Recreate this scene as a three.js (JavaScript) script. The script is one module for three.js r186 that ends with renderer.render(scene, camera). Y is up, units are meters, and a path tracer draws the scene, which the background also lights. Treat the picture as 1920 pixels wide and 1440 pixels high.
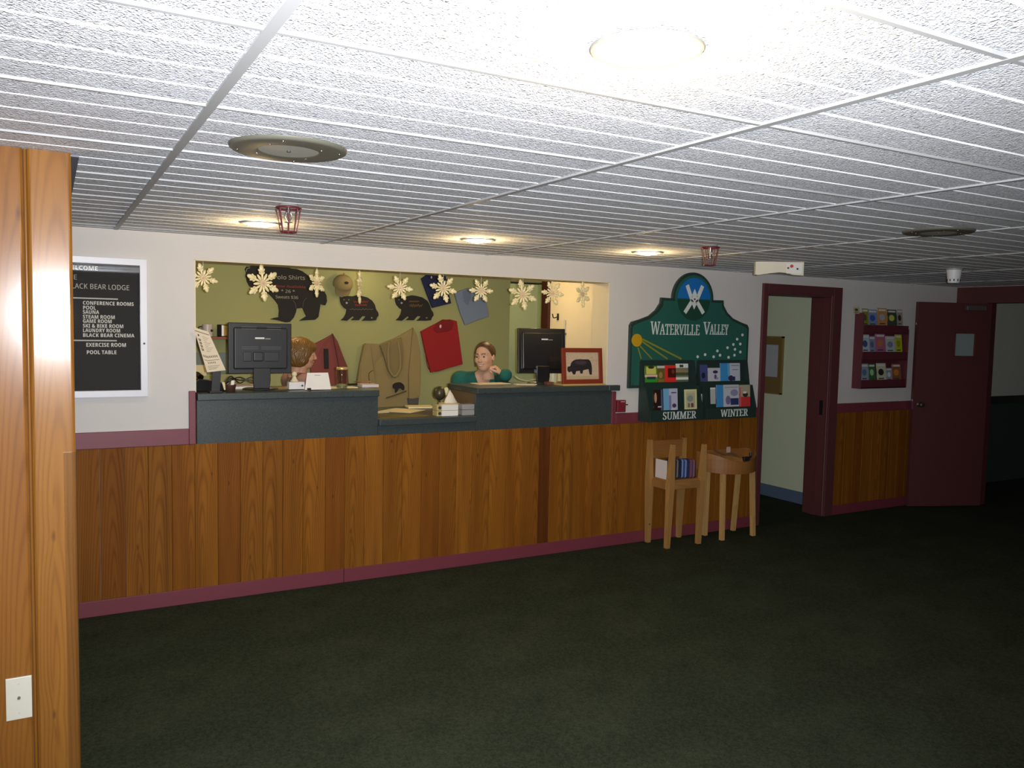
import * as THREE from 'three';
import { RoundedBoxGeometry } from 'three/addons/geometries/RoundedBoxGeometry.js';
import { TextGeometry } from 'three/addons/geometries/TextGeometry.js';
import { FontLoader } from 'three/addons/loaders/FontLoader.js';
import { mergeGeometries, mergeVertices } from 'three/addons/utils/BufferGeometryUtils.js';

// ------------------------------------------------------------------ camera, light, exposure
const scene = new THREE.Scene();
scene.background = new THREE.Color(0x000000);
const FOCAL = 1544.2335, YAW = 0.5132, PITCH = 0.0698, ROLL = 0.0211;
const EYE = new THREE.Vector3(0, 1.7673, 5.3715);
const camera = new THREE.PerspectiveCamera(2 * Math.atan(720 / FOCAL) * 180 / Math.PI, 4 / 3, 0.05, 60);
const FWD = new THREE.Vector3(Math.sin(YAW) * Math.cos(PITCH), -Math.sin(PITCH), -Math.cos(YAW) * Math.cos(PITCH));
const right0 = new THREE.Vector3(Math.cos(YAW), 0, Math.sin(YAW)), up0 = new THREE.Vector3().crossVectors(right0, FWD);
const RIGHT = right0.clone().multiplyScalar(Math.cos(ROLL)).addScaledVector(up0, Math.sin(ROLL));
const UP = up0.clone().multiplyScalar(Math.cos(ROLL)).addScaledVector(right0, -Math.sin(ROLL));
camera.position.copy(EYE);
camera.quaternion.setFromRotationMatrix(new THREE.Matrix4().makeBasis(RIGHT, UP, FWD.clone().negate()));
camera.updateMatrixWorld(true);
scene.add(camera);

const renderer = new THREE.WebGLRenderer({ antialias: true });
renderer.toneMapping = THREE.LinearToneMapping;
renderer.toneMappingExposure = 1.0;
renderer.shadowMap.enabled = true;

// the photographer's flash, beside and above the lens
const flash = new THREE.SpotLight(new THREE.Color().setRGB(0.93, 0.955, 1.0), 59, 0, 0.97, 1.0, 2);
flash.position.copy(EYE).addScaledVector(UP, 0.01).addScaledVector(RIGHT, 0.05);
flash.target.position.copy(flash.position).addScaledVector(FWD, 3).addScaledVector(UP, 0.2).addScaledVector(RIGHT, -0.08);
flash.castShadow = true; flash.shadow.radius = 0.6; flash.shadow.mapSize.set(2048, 2048); flash.name = 'camera_flash';
scene.add(flash, flash.target);

// ------------------------------------------------------------------ pixel to place
const H = 2.2846;                                     // ceiling
const ray = (x, y) => FWD.clone().addScaledVector(RIGHT, (x - 960) / FOCAL).addScaledVector(UP, (720 - y) / FOCAL);
const onZ = (x, y, z = 0) => { const d = ray(x, y); return EYE.clone().addScaledVector(d, (z - EYE.z) / d.z); };
const onY = (x, y, v) => { const d = ray(x, y); return EYE.clone().addScaledVector(d, (v - EYE.y) / d.y); };
const onX = (x, y, v) => { const d = ray(x, y); return EYE.clone().addScaledVector(d, (v - EYE.x) / d.x); };

// ------------------------------------------------------------------ helpers
let seed = 7;
const rnd = () => { seed = (seed + 0x6d2b79f5) | 0; let t = Math.imul(seed ^ (seed >>> 15), 1 | seed); t = (t + Math.imul(t ^ (t >>> 7), 61 | t)) ^ t; return ((t ^ (t >>> 14)) >>> 0) / 4294967296; };
const rr = (a, b) => a + (b - a) * rnd();
const lin = (r, g, b) => new THREE.Color().setRGB(r, g, b);
const M = (r, g, b, rough = 0.8, o = {}) => new THREE.MeshStandardMaterial({ color: lin(r, g, b), roughness: rough, ...o });
const MP = (r, g, b, rough, o = {}) => new THREE.MeshPhysicalMaterial({ color: lin(r, g, b), roughness: rough, ...o });
const names = new Map();
function numbered(name) { const n = names.get(name) || 0; names.set(name, n + 1); return n ? name + '_' + String(n).padStart(3, '0') : name; }
const shadow = (m) => { m.castShadow = true; m.receiveShadow = true; return m; };
function thing(name, label, category, at = [0, 0, 0], group) {
  const o = new THREE.Group(); o.name = numbered(name);
  o.position.set(...(at.isVector3 ? at.toArray() : at)); o.userData = { label, category };
  if (group) o.userData.group = group;
  scene.add(o); return o;
}
function struct(name, at = [0, 0, 0], label) { const o = new THREE.Group(); o.name = name; o.position.set(...at); o.userData = { kind: 'structure' }; if (label) o.userData.label = label; scene.add(o); return o; }
function sub(parent, name, geo, mat, label) { const m = shadow(new THREE.Mesh(geo, mat)); m.name = name; if (label) m.userData.label = label; parent.add(m); return m; }
// a part whose geometry is given in world coordinates
function rootPos(p) { const v = new THREE.Vector3(); while (p) { v.add(p.position); p = p.parent; } return v; }
function subW(parent, name, geo, mat, label) { const g = geo.clone(); const b = rootPos(parent); g.translate(-b.x, -b.y, -b.z); return sub(parent, name, g, mat, label); }
function solo(name, label, category, geoWorld, mat, group) {
  geoWorld.computeBoundingBox(); const b = geoWorld.boundingBox, at = new THREE.Vector3((b.min.x + b.max.x) / 2, b.min.y, (b.min.z + b.max.z) / 2);
  const m = shadow(new THREE.Mesh(geoWorld.clone().translate(-at.x, -at.y, -at.z), mat)); m.position.copy(at); m.name = numbered(name);
  m.userData = { label, category }; if (group) m.userData.group = group; scene.add(m); return m;
}
const T = (g, x, y, z) => g.translate(x, y, z);
// box from corner to corner, edges rounded a little
function bx(x0, x1, y0, y1, z0, z1, r = 0) {
  const w = x1 - x0, h = y1 - y0, d = z1 - z0;
  const g = r > 0 ? new RoundedBoxGeometry(w, h, d, 2, Math.min(r, w / 2.01, h / 2.01, d / 2.01)) : new THREE.BoxGeometry(w, h, d);
  return g.translate((x0 + x1) / 2, (y0 + y1) / 2, (z0 + z1) / 2);
}
const strip = (g) => { const n = g.index ? g.toNonIndexed() : g; for (const k of Object.keys(n.attributes)) if (!['position', 'normal', 'uv'].includes(k)) n.deleteAttribute(k); return n; };
const join = (list) => mergeGeometries(list.map(strip));
const V = (x, y, z) => new THREE.Vector3(x, y, z);
function tube(pts, r, seg = 24, rad = 6, closed = false) { return new THREE.TubeGeometry(new THREE.CatmullRomCurve3(pts.map((p) => p.isVector3 ? p : V(...p)), closed, 'centripetal'), seg, r, rad, closed); }
function rod(a, b, r0, r1 = r0, n = 8) {
  a = a.isVector3 ? a : V(...a); b = b.isVector3 ? b : V(...b);
  const d = b.clone().sub(a), g = new THREE.CylinderGeometry(r1, r0, d.length(), n).translate(0, d.length() / 2, 0);
  g.applyQuaternion(new THREE.Quaternion().setFromUnitVectors(V(0, 1, 0), d.normalize())); return g.translate(a.x, a.y, a.z);
}
// a square bar between two points, cross-section w by d
function bar(a, b, w, d, tw = w, td = d) {
  a = V(...a); b = V(...b); const g = new THREE.BoxGeometry(1, 1, 1), p = g.attributes.position;
  for (let i = 0; i < p.count; i++) { const t = p.getY(i) + 0.5; p.setXYZ(i, a.x + (b.x - a.x) * t + p.getX(i) * (w + (tw - w) * t), a.y + (b.y - a.y) * t, a.z + (b.z - a.z) * t + p.getZ(i) * (d + (td - d) * t)); }
  g.computeVertexNormals(); return g;
}
function shapeOf(pts, smooth = false) {
  const s = new THREE.Shape();
  if (smooth) { const c = new THREE.SplineCurve([...pts, pts[0]].map((p) => new THREE.Vector2(p[0], p[1]))).getPoints(pts.length * 5); s.setFromPoints(c); }
  else s.setFromPoints(pts.map((p) => new THREE.Vector2(p[0], p[1])));
  return s;
}
function extr(pts, depth, bevel = 0, smooth = false, holes = []) {
  const s = shapeOf(pts, smooth); for (const h of holes) s.holes.push(new THREE.Path(h.map((p) => new THREE.Vector2(p[0], p[1]))));
  return new THREE.ExtrudeGeometry(s, { depth, bevelEnabled: bevel > 0, bevelSize: bevel, bevelThickness: bevel, bevelSegments: 2, curveSegments: 20 });
}
// outline read off the photograph, laid on a wall plane z
const pxPts = (pts, z) => pts.map(([x, y]) => { const p = onZ(x, y, z); return [p.x, p.y]; });
const pxExtr = (pts, z, depth, bevel = 0, smooth = false) => extr(pxPts(pts, z), depth, bevel, smooth).translate(0, 0, z);
const disc = (r, depth, n = 32) => new THREE.CylinderGeometry(r, r, depth, n).rotateX(Math.PI / 2);
const lathe = (pts, n = 32) => new THREE.LatheGeometry(pts.map((p) => new THREE.Vector2(p[0], p[1])), n);

// ------------------------------------------------------------------ noise and textures
const hash = (x, y, s) => { let h = Math.imul(x | 0, 374761393) ^ Math.imul(y | 0, 668265263) ^ Math.imul(s | 0, 2147483647 ^ 0x5bd1e995); h = Math.imul(h ^ (h >>> 13), 1274126177); return ((h ^ (h >>> 16)) >>> 0) / 4294967296; };
const sm = (t) => t * t * (3 - 2 * t);
function vnoise(x, y, s, px = 0, py = 0) {
  const xi = Math.floor(x), yi = Math.floor(y), fx = sm(x - xi), fy = sm(y - yi), w = (a, p) => p ? ((a % p) + p) % p : a;
  const a = hash(w(xi, px), w(yi, py), s), b = hash(w(xi + 1, px), w(yi, py), s), c = hash(w(xi, px), w(yi + 1, py), s), d = hash(w(xi + 1, px), w(yi + 1, py), s);
  return a + (b - a) * fx + (c - a) * fy + (a - b - c + d) * fx * fy;
}
function dataTex(w, h, f, srgb = true) {
  const d = new Uint8Array(w * h * 4);
  for (let y = 0; y < h; y++) for (let x = 0; x < w; x++) { const c = f(x / w, y / h, x, y), i = (y * w + x) * 4; for (let k = 0; k < 3; k++) d[i + k] = Math.max(0, Math.min(255, Math.round(255 * (srgb ? (c[k] <= 0.0031308 ? 12.92 * c[k] : 1.055 * Math.pow(c[k], 1 / 2.4) - 0.055) : c[k])))); d[i + 3] = 255; }
  const t = new THREE.DataTexture(d, w, h); t.wrapS = t.wrapT = THREE.RepeatWrapping; t.magFilter = THREE.LinearFilter; t.minFilter = THREE.LinearMipmapLinearFilter; t.generateMipmaps = true;
  if (srgb) t.colorSpace = THREE.SRGBColorSpace; t.needsUpdate = true; return t;
}
function canvasTex(w, h, draw) {
  const c = document.createElement('canvas'); c.width = w; c.height = h; const g = c.getContext('2d'); draw(g, w, h);
  const t = new THREE.CanvasTexture(c); t.colorSpace = THREE.SRGBColorSpace; t.magFilter = THREE.LinearFilter; return t;
}
const mix3 = (a, b, t) => [a[0] + (b[0] - a[0]) * t, a[1] + (b[1] - a[1]) * t, a[2] + (b[2] - a[2]) * t];
// pine: long grain with cathedral rings and an occasional knot; u spans 0.30 m, v spans 1.2 m
function woodTex(s, light, dark, w = 256, h = 1024, span = 1.2, nk = 1) {
  const knots = [0, 1, 2].slice(0, nk).map((k) => [0.15 + 0.7 * hash(k, 5, s), 0.1 + 0.8 * hash(k, 9, s), 0.006 + 0.008 * hash(k, 3, s)]);
  return dataTex(w, h, (u, v) => {
    let U = u * 0.30, Vv = v * span, k = 0, ring = 0;
    for (const [ku, kv, kr] of knots) { const dx = U - ku * 0.30, dy = (Vv - kv * span) * 0.35, d = Math.hypot(dx, dy); k = Math.max(k, 1 - sm(Math.min(1, d / kr))); U += 0.012 * Math.exp(-d * d / 0.0012) * Math.sign(dx); }
    const wob = (vnoise(U * 9, Vv * 1.1, s, 0, 0) - 0.5) * 0.09 + (vnoise(U * 22, Vv * 3, s + 1) - 0.5) * 0.03;
    const c0 = 0.15 + 0.07 * Math.sin(s * 1.7);
    const rad = Math.hypot((U - c0) + wob * 0.35, 0.05 * (Vv - span * 0.5 * hash(1, 1, s)) + 0.02);
    ring = 0.5 + 0.5 * Math.sin(rad * 620 + wob * 60);
    const fine = vnoise(U * 900, Vv * 14, s + 2), coarse = vnoise(U * 26, Vv * 1.6, s + 3);
    const streak = vnoise(U * 55, Vv * 0.9, s + 6); let t = 0.42 * ring * ring * ring + 0.26 * fine + 0.5 * (coarse - 0.35) + 0.75 * Math.max(0, streak - 0.66);
    t = Math.max(0, Math.min(1, t));
    let c = mix3(light, dark, t); if (k > 0) c = mix3(c, [dark[0] * 0.35, dark[1] * 0.3, dark[2] * 0.3], k * 0.6);
    return c;
  });
}
const WOOD = [11, 23, 37, 52].map((s) => woodTex(s, [0.29, 0.108, 0.0115], [0.135, 0.041, 0.0035]));
const TALL = [61, 83].map((s) => woodTex(s, [0.27, 0.112, 0.016], [0.165, 0.058, 0.007], 256, 2048, 2.4, 2));
const woodMats = [];
for (let i = 0; i < 8; i++) woodMats.push(MP([1, 0.88, 1.07, 0.95, 1.12, 0.82, 1.0, 0.92][i], [1, 0.84, 1.06, 0.97, 1.14, 0.74, 0.95, 0.9][i], [1, 0.8, 1.0, 1.0, 1.2, 0.7, 0.9, 0.85][i], 0.62, { map: WOOD[i % 4], specularIntensity: 0.3 }));
const glossWood = [MP(0.92, 0.86, 0.8, 0.6, { map: TALL[1], specularIntensity: 0.4, clearcoat: 0.45, clearcoatRoughness: 0.2 }), MP(1.0, 1.0, 1.0, 0.6, { map: TALL[0], specularIntensity: 0.4, clearcoat: 0.45, clearcoatRoughness: 0.2 })];
const paleWoodTex = woodTex(71, [0.52, 0.30, 0.10], [0.36, 0.185, 0.055], 256, 1024, 1.2, 0);
const paleWood = M(0.85, 0.8, 0.75, 0.5, { map: paleWoodTex }), paleWood2 = M(0.68, 0.58, 0.5, 0.5, { map: paleWoodTex }), tanWood = M(0.62, 0.46, 0.33, 0.5, { map: paleWoodTex }), birch = M(1.15, 1.2, 1.3, 0.5, { map: paleWoodTex });
// world-scaled uv for box-like geometry
function worldUV(g, su, sv, ou = 0, ov = 0, swap = false) {
  if (g.index) g = g.toNonIndexed(); const p = g.attributes.position; g.computeVertexNormals(); const n = g.attributes.normal, uv = new Float32Array(p.count * 2);
  for (let i = 0; i < p.count; i++) {
    const ax = Math.abs(n.getX(i)), ay = Math.abs(n.getY(i)), az = Math.abs(n.getZ(i)); let a, b;
    if (ay > ax && ay > az) { a = p.getX(i); b = p.getZ(i); } else if (ax > az) { a = p.getZ(i); b = p.getY(i); } else { a = p.getX(i); b = p.getY(i); }
    if (swap) [a, b] = [b, a];
    uv[2 * i] = a / su + ou; uv[2 * i + 1] = b / sv + ov;
  }
  g.setAttribute('uv', new THREE.BufferAttribute(uv, 2)); return g;
}
const wood = (g, ou = rnd(), ov = rnd(), swap = false) => worldUV(g, 0.30, 1.2, ou, ov, swap);

const carpetTex = dataTex(512, 512, (u, v) => { const n = vnoise(u * 170, v * 170, 3, 170, 170), m = vnoise(u * 60, v * 60, 4, 60, 60), b = vnoise(u * 5, v * 5, 5, 5, 5); const t = 0.55 + 0.55 * n + 0.3 * m + 0.25 * (b - 0.5); return [0.037 * t, 0.0445 * t, 0.0265 * t]; });
const tileTex = dataTex(1024, 512, (u, v, x, y) => {
  if (y < 10) return [0.92, 0.93, 0.95];
  const a = vnoise(u * 200, v * 100, 8, 200, 100), b = vnoise(u * 300 + a * 2, v * 150 - a * 2, 9, 300, 150), c = vnoise(u * 110, v * 70, 10, 110, 70);
  const worm = Math.abs(b - 0.5) * 2, k = 0.66 + 0.38 * (1 - worm) * (0.4 + 0.6 * c) + 0.24 * (a - 0.5);
  return [k * 0.97, k * 0.99, k * 1.05];
});
const tileBump = dataTex(1024, 512, (u, v, x, y) => { if (y < 10) return [0.5, 0.5, 0.5]; const a = vnoise(u * 200, v * 100, 8, 200, 100), b = vnoise(u * 300 + a * 2, v * 150 - a * 2, 9, 300, 150); const k = 1 - Math.abs(b - 0.5) * 2; return [k, k, k]; }, false);
const graniteTex = dataTex(512, 512, (u, v) => { const a = vnoise(u * 256, v * 256, 14, 256, 256), b = vnoise(u * 128, v * 128, 15, 128, 128); let k = 0.72 + 0.35 * (b - 0.5); if (a > 0.8) k += 0.75 * (a - 0.8) * 5 * 0.6; if (a < 0.2) k -= 0.45; const m = Math.max(0.12, k); return [0.064 * m, 0.084 * m, 0.084 * m]; });
const plasterBump = dataTex(256, 256, (u, v) => { const n = 0.6 * vnoise(u * 60, v * 60, 21, 60, 60) + 0.4 * vnoise(u * 128, v * 128, 22, 128, 128); return [n, n, n]; }, false);

// ------------------------------------------------------------------ shared materials
const plaster = M(0.675, 0.648, 0.622, 0.75, { bumpMap: plasterBump, bumpScale: 0.0006 });
const plasterGrey = M(0.66, 0.65, 0.55, 0.8), plasterGreen = M(0.36, 0.375, 0.165, 0.8, { bumpMap: plasterBump, bumpScale: 0.0005 }), plasterPale = M(0.46, 0.54, 0.33, 0.8), plasterCream = M(0.78, 0.70, 0.50, 0.75);
const corridorPaint = M(0.62, 0.66, 0.46, 0.7), darkGreen = M(0.028, 0.05, 0.042, 0.8);
const maroon = MP(0.185, 0.034, 0.050, 0.5, { clearcoat: 0.2, clearcoatRoughness: 0.4 }), darkMaroon = M(0.105, 0.028, 0.030, 0.55), rackMaroon = M(0.11, 0.022, 0.032, 0.5);
const blueTrim = M(0.10, 0.15, 0.22, 0.5);
const granite = MP(1, 1, 1, 0.38, { map: graniteTex, clearcoat: 0.2, clearcoatRoughness: 0.3 });
const blackPlastic = M(0.012, 0.012, 0.014, 0.35), charcoal = M(0.022, 0.023, 0.027, 0.42), darkGrey = M(0.045, 0.047, 0.05, 0.5), whitePaint = M(0.78, 0.78, 0.80, 0.45), metalGrey = M(0.17, 0.165, 0.13, 0.45, { metalness: 0.2 }), chrome = M(0.7, 0.7, 0.7, 0.22, { metalness: 1 });
const paper = M(0.80, 0.77, 0.72, 0.8), yellowPaper = M(0.82, 0.72, 0.42, 0.8), glassPane = MP(1, 1, 1, 0.02, { transmission: 1, thickness: 0, ior: 1.5 }), clearPlastic = MP(0.95, 0.95, 0.95, 0.12, { transmission: 1, thickness: 0, ior: 1.45 });
const WT = 0.22;                                      // reception wall thickness

// ------------------------------------------------------------------ setting
{ // floor
  const f = struct('floor');
  sub(f, 'carpet', worldUV(bx(-2.6, 8.6, -0.1, 0, -3.6, 7.6), 0.9, 0.9), MP(1, 1, 1, 0.95, { map: carpetTex, specularIntensity: 0.1 }));
  sub(f, 'hall_floor', bx(8.6, 12.2, -0.1, 0, -0.6, 7.6), M(0.012, 0.008, 0.007, 0.6));
}
// ceiling: 4 by 2 foot tiles with three grooves each, in a metal grid
const TX0 = 0.352, TZ0 = 4.448, TL = 1.2192, TW = 0.6096;
{
  const c = struct('ceiling');
  sub(c, 'slab', bx(-2.6, 12.2, H + 0.02, H + 0.2, -3.6, 7.6), plaster);
  const tileMat = M(1, 1, 1, 0.85, { map: tileTex, bumpMap: tileBump, bumpScale: 0.003 }), gridMat = M(0.42, 0.425, 0.43, 0.5), G = 0.0065, DP = 0.006;
  const tileGeo = (w, z0, z1, ou, ov) => {            // strips between z0 and z1 measured from the joint line, x from 0 to w
    const P = [], U = [], quad = (za, ya, zb, yb, flat) => {
      const q = [[0, ya, za], [w, ya, za], [w, yb, zb], [0, yb, zb]], id = [0, 1, 2, 0, 2, 3];
      for (const i of id) { P.push(...q[i]); if (flat) U.push(q[i][0] / 1.2 + ou, 0.04 + (((q[i][2] / 0.66) + ov * 0) * 0.95)); else U.push(0.5, 0.008); }
    };
    const cuts = [z0]; for (let k = 1; k < 4; k++) { const z = k * TW / 4; if (z > z0 + 0.012 && z < z1 - 0.012) cuts.push(z); } cuts.push(z1);
    for (let i = 0; i + 1 < cuts.length; i++) {
      const a = cuts[i] + (i ? G : 0.013), b = cuts[i + 1] - (i + 2 < cuts.length ? G : 0.013);
      if (!i) { quad(cuts[i], DP, a, 0, false); } quad(a, 0, b, 0, true);
      if (i + 2 < cuts.length) { quad(b, 0, b + 0.002, DP, false); quad(b + 0.002, DP, b + 2 * G - 0.002, DP, false); quad(b + 2 * G - 0.002, DP, b + 2 * G, 0, false); }
      else quad(b, 0, cuts[i + 1], DP, false);
    }
    const g = new THREE.BufferGeometry(); g.setAttribute('position', new THREE.Float32BufferAttribute(P, 3)); g.setAttribute('uv', new THREE.Float32BufferAttribute(U, 2)); g.computeVertexNormals(); return g;
  };
  const cache = new Map();
  for (let j = -8; j < 6; j++) {
    const zs = TZ0 + j * TW, za = Math.max(zs, 0.0), zb = Math.min(zs + TW, 7.5); if (zb - za < 0.03) continue;
    for (let i = -3; i < 7; i++) {
      const xs = TX0 + i * TL, xa = Math.max(xs, -2.5), xb = Math.min(xs + TL, 8.47); if (xb - xa < 0.03) continue;
      const v = ((i * 3 + j * 5) % 4 + 4) % 4, key = [(xb - xa).toFixed(3), (za - zs).toFixed(3), (zb - zs).toFixed(3), v].join();
      if (!cache.has(key)) cache.set(key, tileGeo(xb - xa, za - zs, zb - zs, v * 0.27, v * 0.13));
      const m = sub(c, 'ceiling_tile', cache.get(key), tileMat); m.position.set(xa, H + 0.002, zs);
    }
  }
  for (let i = -2; i < 7; i++) { const x = TX0 + i * TL; sub(c, 'main_tee', bx(x - 0.012, x + 0.012, H - 0.004, H + 0.01, 0, 7.5), gridMat); }
  for (let j = -7; j < 6; j++) { const z = TZ0 + j * TW; if (z < 0.02 || z > 7.4) continue; for (let i = -3; i < 7; i++) { const x = TX0 + i * TL; const a = Math.max(x + 0.012, -2.5), b = Math.min(x + TL - 0.012, 8.47); if (b > a) sub(c, 'cross_tee', bx(a, b, H - 0.003, H + 0.01, z - 0.006, z + 0.006), gridMat); } }
}
const DOOR = { l: 5.635, r: 6.497, t: 2.12 };
{ // the reception wall with its opening, door hole and pine wainscot
  const w = struct('wall_back');
  const L = 0.785, R = 3.9, TOP = 2.135;
  for (const g of [bx(-2.6, L, 0, H, -WT, 0), bx(L, R, TOP, H, -WT, 0), bx(L, R, 0, 0.998, -WT, 0), bx(R, DOOR.l, 0, H, -WT, 0), bx(DOOR.l, DOOR.r, DOOR.t, H, -WT, 0), bx(DOOR.r, 8.6, 0, H, -WT, 0)]) sub(w, 'plaster', g, plaster);
  for (const g of [bx(L, L + 0.006, 1.32, TOP, -WT, -0.004), bx(R - 0.006, R, 1.32, TOP, -WT, -0.004), bx(L, R, TOP - 0.006, TOP, -WT, -0.004)]) sub(w, 'opening_lining', g, plasterCream);
  const edges = [-0.31, -0.17, -0.03, 0.11, 0.249, 0.383, 0.512, 0.645, 0.778, 0.914, 1.051, 1.191, 1.318, 1.451, 1.602, 1.735, 1.872, 2.01, 2.149, 2.295, 2.433, 2.569, 2.695, 2.84, 2.98, 3.12, 3.272, 3.369, 3.5, 3.64, 3.772, 3.87, 3.961, 4.124, 4.265, 4.4, 4.54, 4.67, 4.81, 4.95, 5.09, 5.22, 5.36, 5.48, 5.572];
  const edges2 = [6.615, 6.75, 6.89, 7.02, 7.16, 7.30, 7.43, 7.57, 7.70, 7.84, 7.98, 8.12, 8.26, 8.4, 8.47];
  const prof = (wd) => { const a = wd / 2 - 0.0006, t = 0.016, c = 0.0022; return [[-a, 0], [a, 0], [a, t - c], [a - c, t], [-a + c, t], [-a, t - c]]; };
  const geos = []; for (let k = 0; k < 12; k++) { const g = new THREE.ExtrudeGeometry(shapeOf(prof(0.135)), { depth: 0.91, bevelEnabled: false }); g.rotateX(-Math.PI / 2); g.scale(1, 1, -1); const idx = g.index; if (!idx) { const p = g.attributes.position; for (let i = 0; i < p.count; i += 3) for (const at of ['position', 'normal', 'uv']) { const A = g.attributes[at], n = A.itemSize; for (let q = 0; q < n; q++) { const t = A.array[(i + 1) * n + q]; A.array[(i + 1) * n + q] = A.array[(i + 2) * n + q]; A.array[(i + 2) * n + q] = t; } } } geos.push(wood(g, 0.26 + 0.045 * (k % 12), 0.02 + 0.2 * ((k * 7) % 12) / 12)); }
  let n = 0;
  for (const E of [edges, edges2]) for (let i = 0; i + 1 < E.length; i++) {
    const wd = E[i + 1] - E[i], dark = E[i] === 3.272;
    const m = sub(w, 'plank', geos[(n * 5 + 3) % 12], dark ? woodMats[8 % 8] : woodMats[(n * 3 + (n >> 2)) % 8]); if (dark) m.material = MP(0.5, 0.36, 0.3, 0.62, { map: WOOD[2], specularIntensity: 0.5 });
    m.scale.x = wd / 0.135; m.position.set((E[i] + E[i + 1]) / 2, 0.09, 0); n++;
  }
}
{ // maroon woodwork on that wall
  const b = struct('baseboard_back'); sub(b, 'board', join([bx(-0.4, 1.73, 0, 0.095, 0, 0.022, 0.003), bx(1.733, 5.575, 0, 0.095, 0, 0.022, 0.003), bx(6.615, 8.46, 0, 0.095, 0, 0.022, 0.003)]), maroon);
  const r = struct('trim_1'); sub(r, 'chair_rail', bx(-0.4, 0.745, 1.0, 1.098, 0, 0.024, 0.004), maroon); sub(r, 'upright', bx(0.745, 0.784, 1.0, 1.33, 0, 0.024, 0.004), maroon);
  const s = struct('trim_2'); sub(s, 'chair_rail', bx(3.982, 5.575, 1.0, 1.085, 0, 0.024, 0.004), maroon); sub(s, 'upright', bx(3.941, 3.981, 1.0, 1.262, 0, 0.024, 0.004), maroon);
  const t = struct('trim_3'); sub(t, 'chair_rail', bx(6.615, 8.46, 1.0, 1.09, 0, 0.024, 0.004), maroon);
  const d = struct('door_1', [0, 0, 0], 'open doorway with maroon casing beside the green brochure sign');
  sub(d, 'casing', bx(5.575, DOOR.l, 0, 2.20, 0, 0.026, 0.003), darkMaroon); sub(d, 'casing', bx(DOOR.r, 6.615, 0, 2.20, 0, 0.026, 0.003), darkMaroon); sub(d, 'casing', bx(DOOR.l, DOOR.r, DOOR.t, 2.20, 0, 0.026, 0.003), darkMaroon);
  sub(d, 'jamb', join([bx(DOOR.r - 0.02, DOOR.r, 0, DOOR.t, -WT, 0), bx(DOOR.r - 0.032, DOOR.r - 0.02, 0, DOOR.t - 0.02, -0.13, -0.08), bx(DOOR.l, DOOR.l + 0.012, 0, DOOR.t, -WT, 0), bx(DOOR.l, DOOR.r, DOOR.t - 0.015, DOOR.t, -WT, 0)]), darkMaroon);
  sub(d, 'strike_plate', bx(DOOR.r - 0.0225, DOOR.r - 0.0195, 0.98, 1.12, -0.07, -0.03), blackPlastic);
}
{ // the corridor behind the open doorway
  const w = struct('wall_corridor'); sub(w, 'plaster', join([bx(6.75, 6.85, 0, H, -3.5, -WT), bx(5.45, 6.75, 0, H, -3.6, -3.5), bx(5.35, 5.45, 0, H, -3.5, -WT)]), corridorPaint);
  const b = struct('baseboard_corridor'); sub(b, 'board', bx(6.735, 6.75, 0, 0.125, -3.5, -0.34, 0.002), blueTrim);
  const t = struct('trim_4'); sub(t, 'casing', bx(6.70, 6.75, 0, 2.16, -0.335, -0.245, 0.003), blueTrim);
}
{ // the office behind the counter
  const w = struct('wall_office');
  sub(w, 'back_plaster', bx(0.45, 4.222, 0, H, -2.32, -2.2), plasterGreen);
  sub(w, 'recess_plaster', join([bx(4.10, 5.35, 0, H, -3.45, -3.35), bx(4.10, 4.222, 0, H, -3.35, -2.32), bx(5.25, 5.35, 0, H, -3.35, -WT)]), plasterPale);
  sub(w, 'side_plaster', bx(4.05, 4.15, 0, H, -1.12, -WT), plasterCream);
  sub(w, 'end_plaster', bx(0.45, 0.55, 0, H, -2.2, -WT), plasterGreen);
  const t = struct('trim_5'); sub(t, 'post', bx(4.025, 4.16, 0, H, -1.245, -1.12, 0.004), MP(0.17, 0.07, 0.025, 0.5, { map: WOOD[2] }));
}
{ // right end of the lobby: doorway, darker hall beyond, and walls behind the camera
  const w = struct('wall_right'); sub(w, 'plaster', join([bx(8.47, 8.59, 0, H, 0, 0.30), bx(8.47, 8.59, 0, H, 1.95, 7.6), bx(8.47, 8.59, 2.14, H, 0.30, 1.95)]), plaster);
  const d = struct('door_2', [0, 0, 0], 'maroon framed opening to the dark hall');
  sub(d, 'casing', bx(8.44, 8.47, 2.11, H - 0.006, 0.002, 2.05, 0.003), darkMaroon); sub(d, 'casing', bx(8.44, 8.47, 0, 2.11, 0.24, 0.345, 0.003), darkMaroon); sub(d, 'casing', bx(8.44, 8.47, 0, 2.11, 1.94, 2.05, 0.003), darkMaroon);
  sub(d, 'jamb', join([bx(8.47, 8.59, 0, 2.14, 0.30, 0.345), bx(8.47, 8.59, 2.11, 2.14, 0.345, 1.94), bx(8.47, 8.59, 0, 2.14, 1.94, 1.95)]), darkMaroon);
  const h = struct('wall_hall'); sub(h, 'plaster', join([bx(8.6, 12.1, 0.96, H, -0.53, -0.414), bx(12.1, 12.2, 0, H, -0.5, 7.6), bx(8.6, 12.1, 0, H, 7.5, 7.6)]), plasterGrey);
  sub(h, 'wainscot', bx(8.6, 12.1, 0, 0.96, -0.53, -0.41), darkGreen); sub(h, 'chair_rail', bx(8.6, 12.1, 0.96, 1.05, -0.414, -0.39), blackPlastic);
  const l = struct('wall_left'); sub(l, 'plaster', bx(-2.6, -2.5, 0, H, 0, 7.6), plaster);
  const f = struct('wall_front'); sub(f, 'plaster', bx(-2.6, 8.6, 0, H, 7.5, 7.6), plasterGrey);
}
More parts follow.
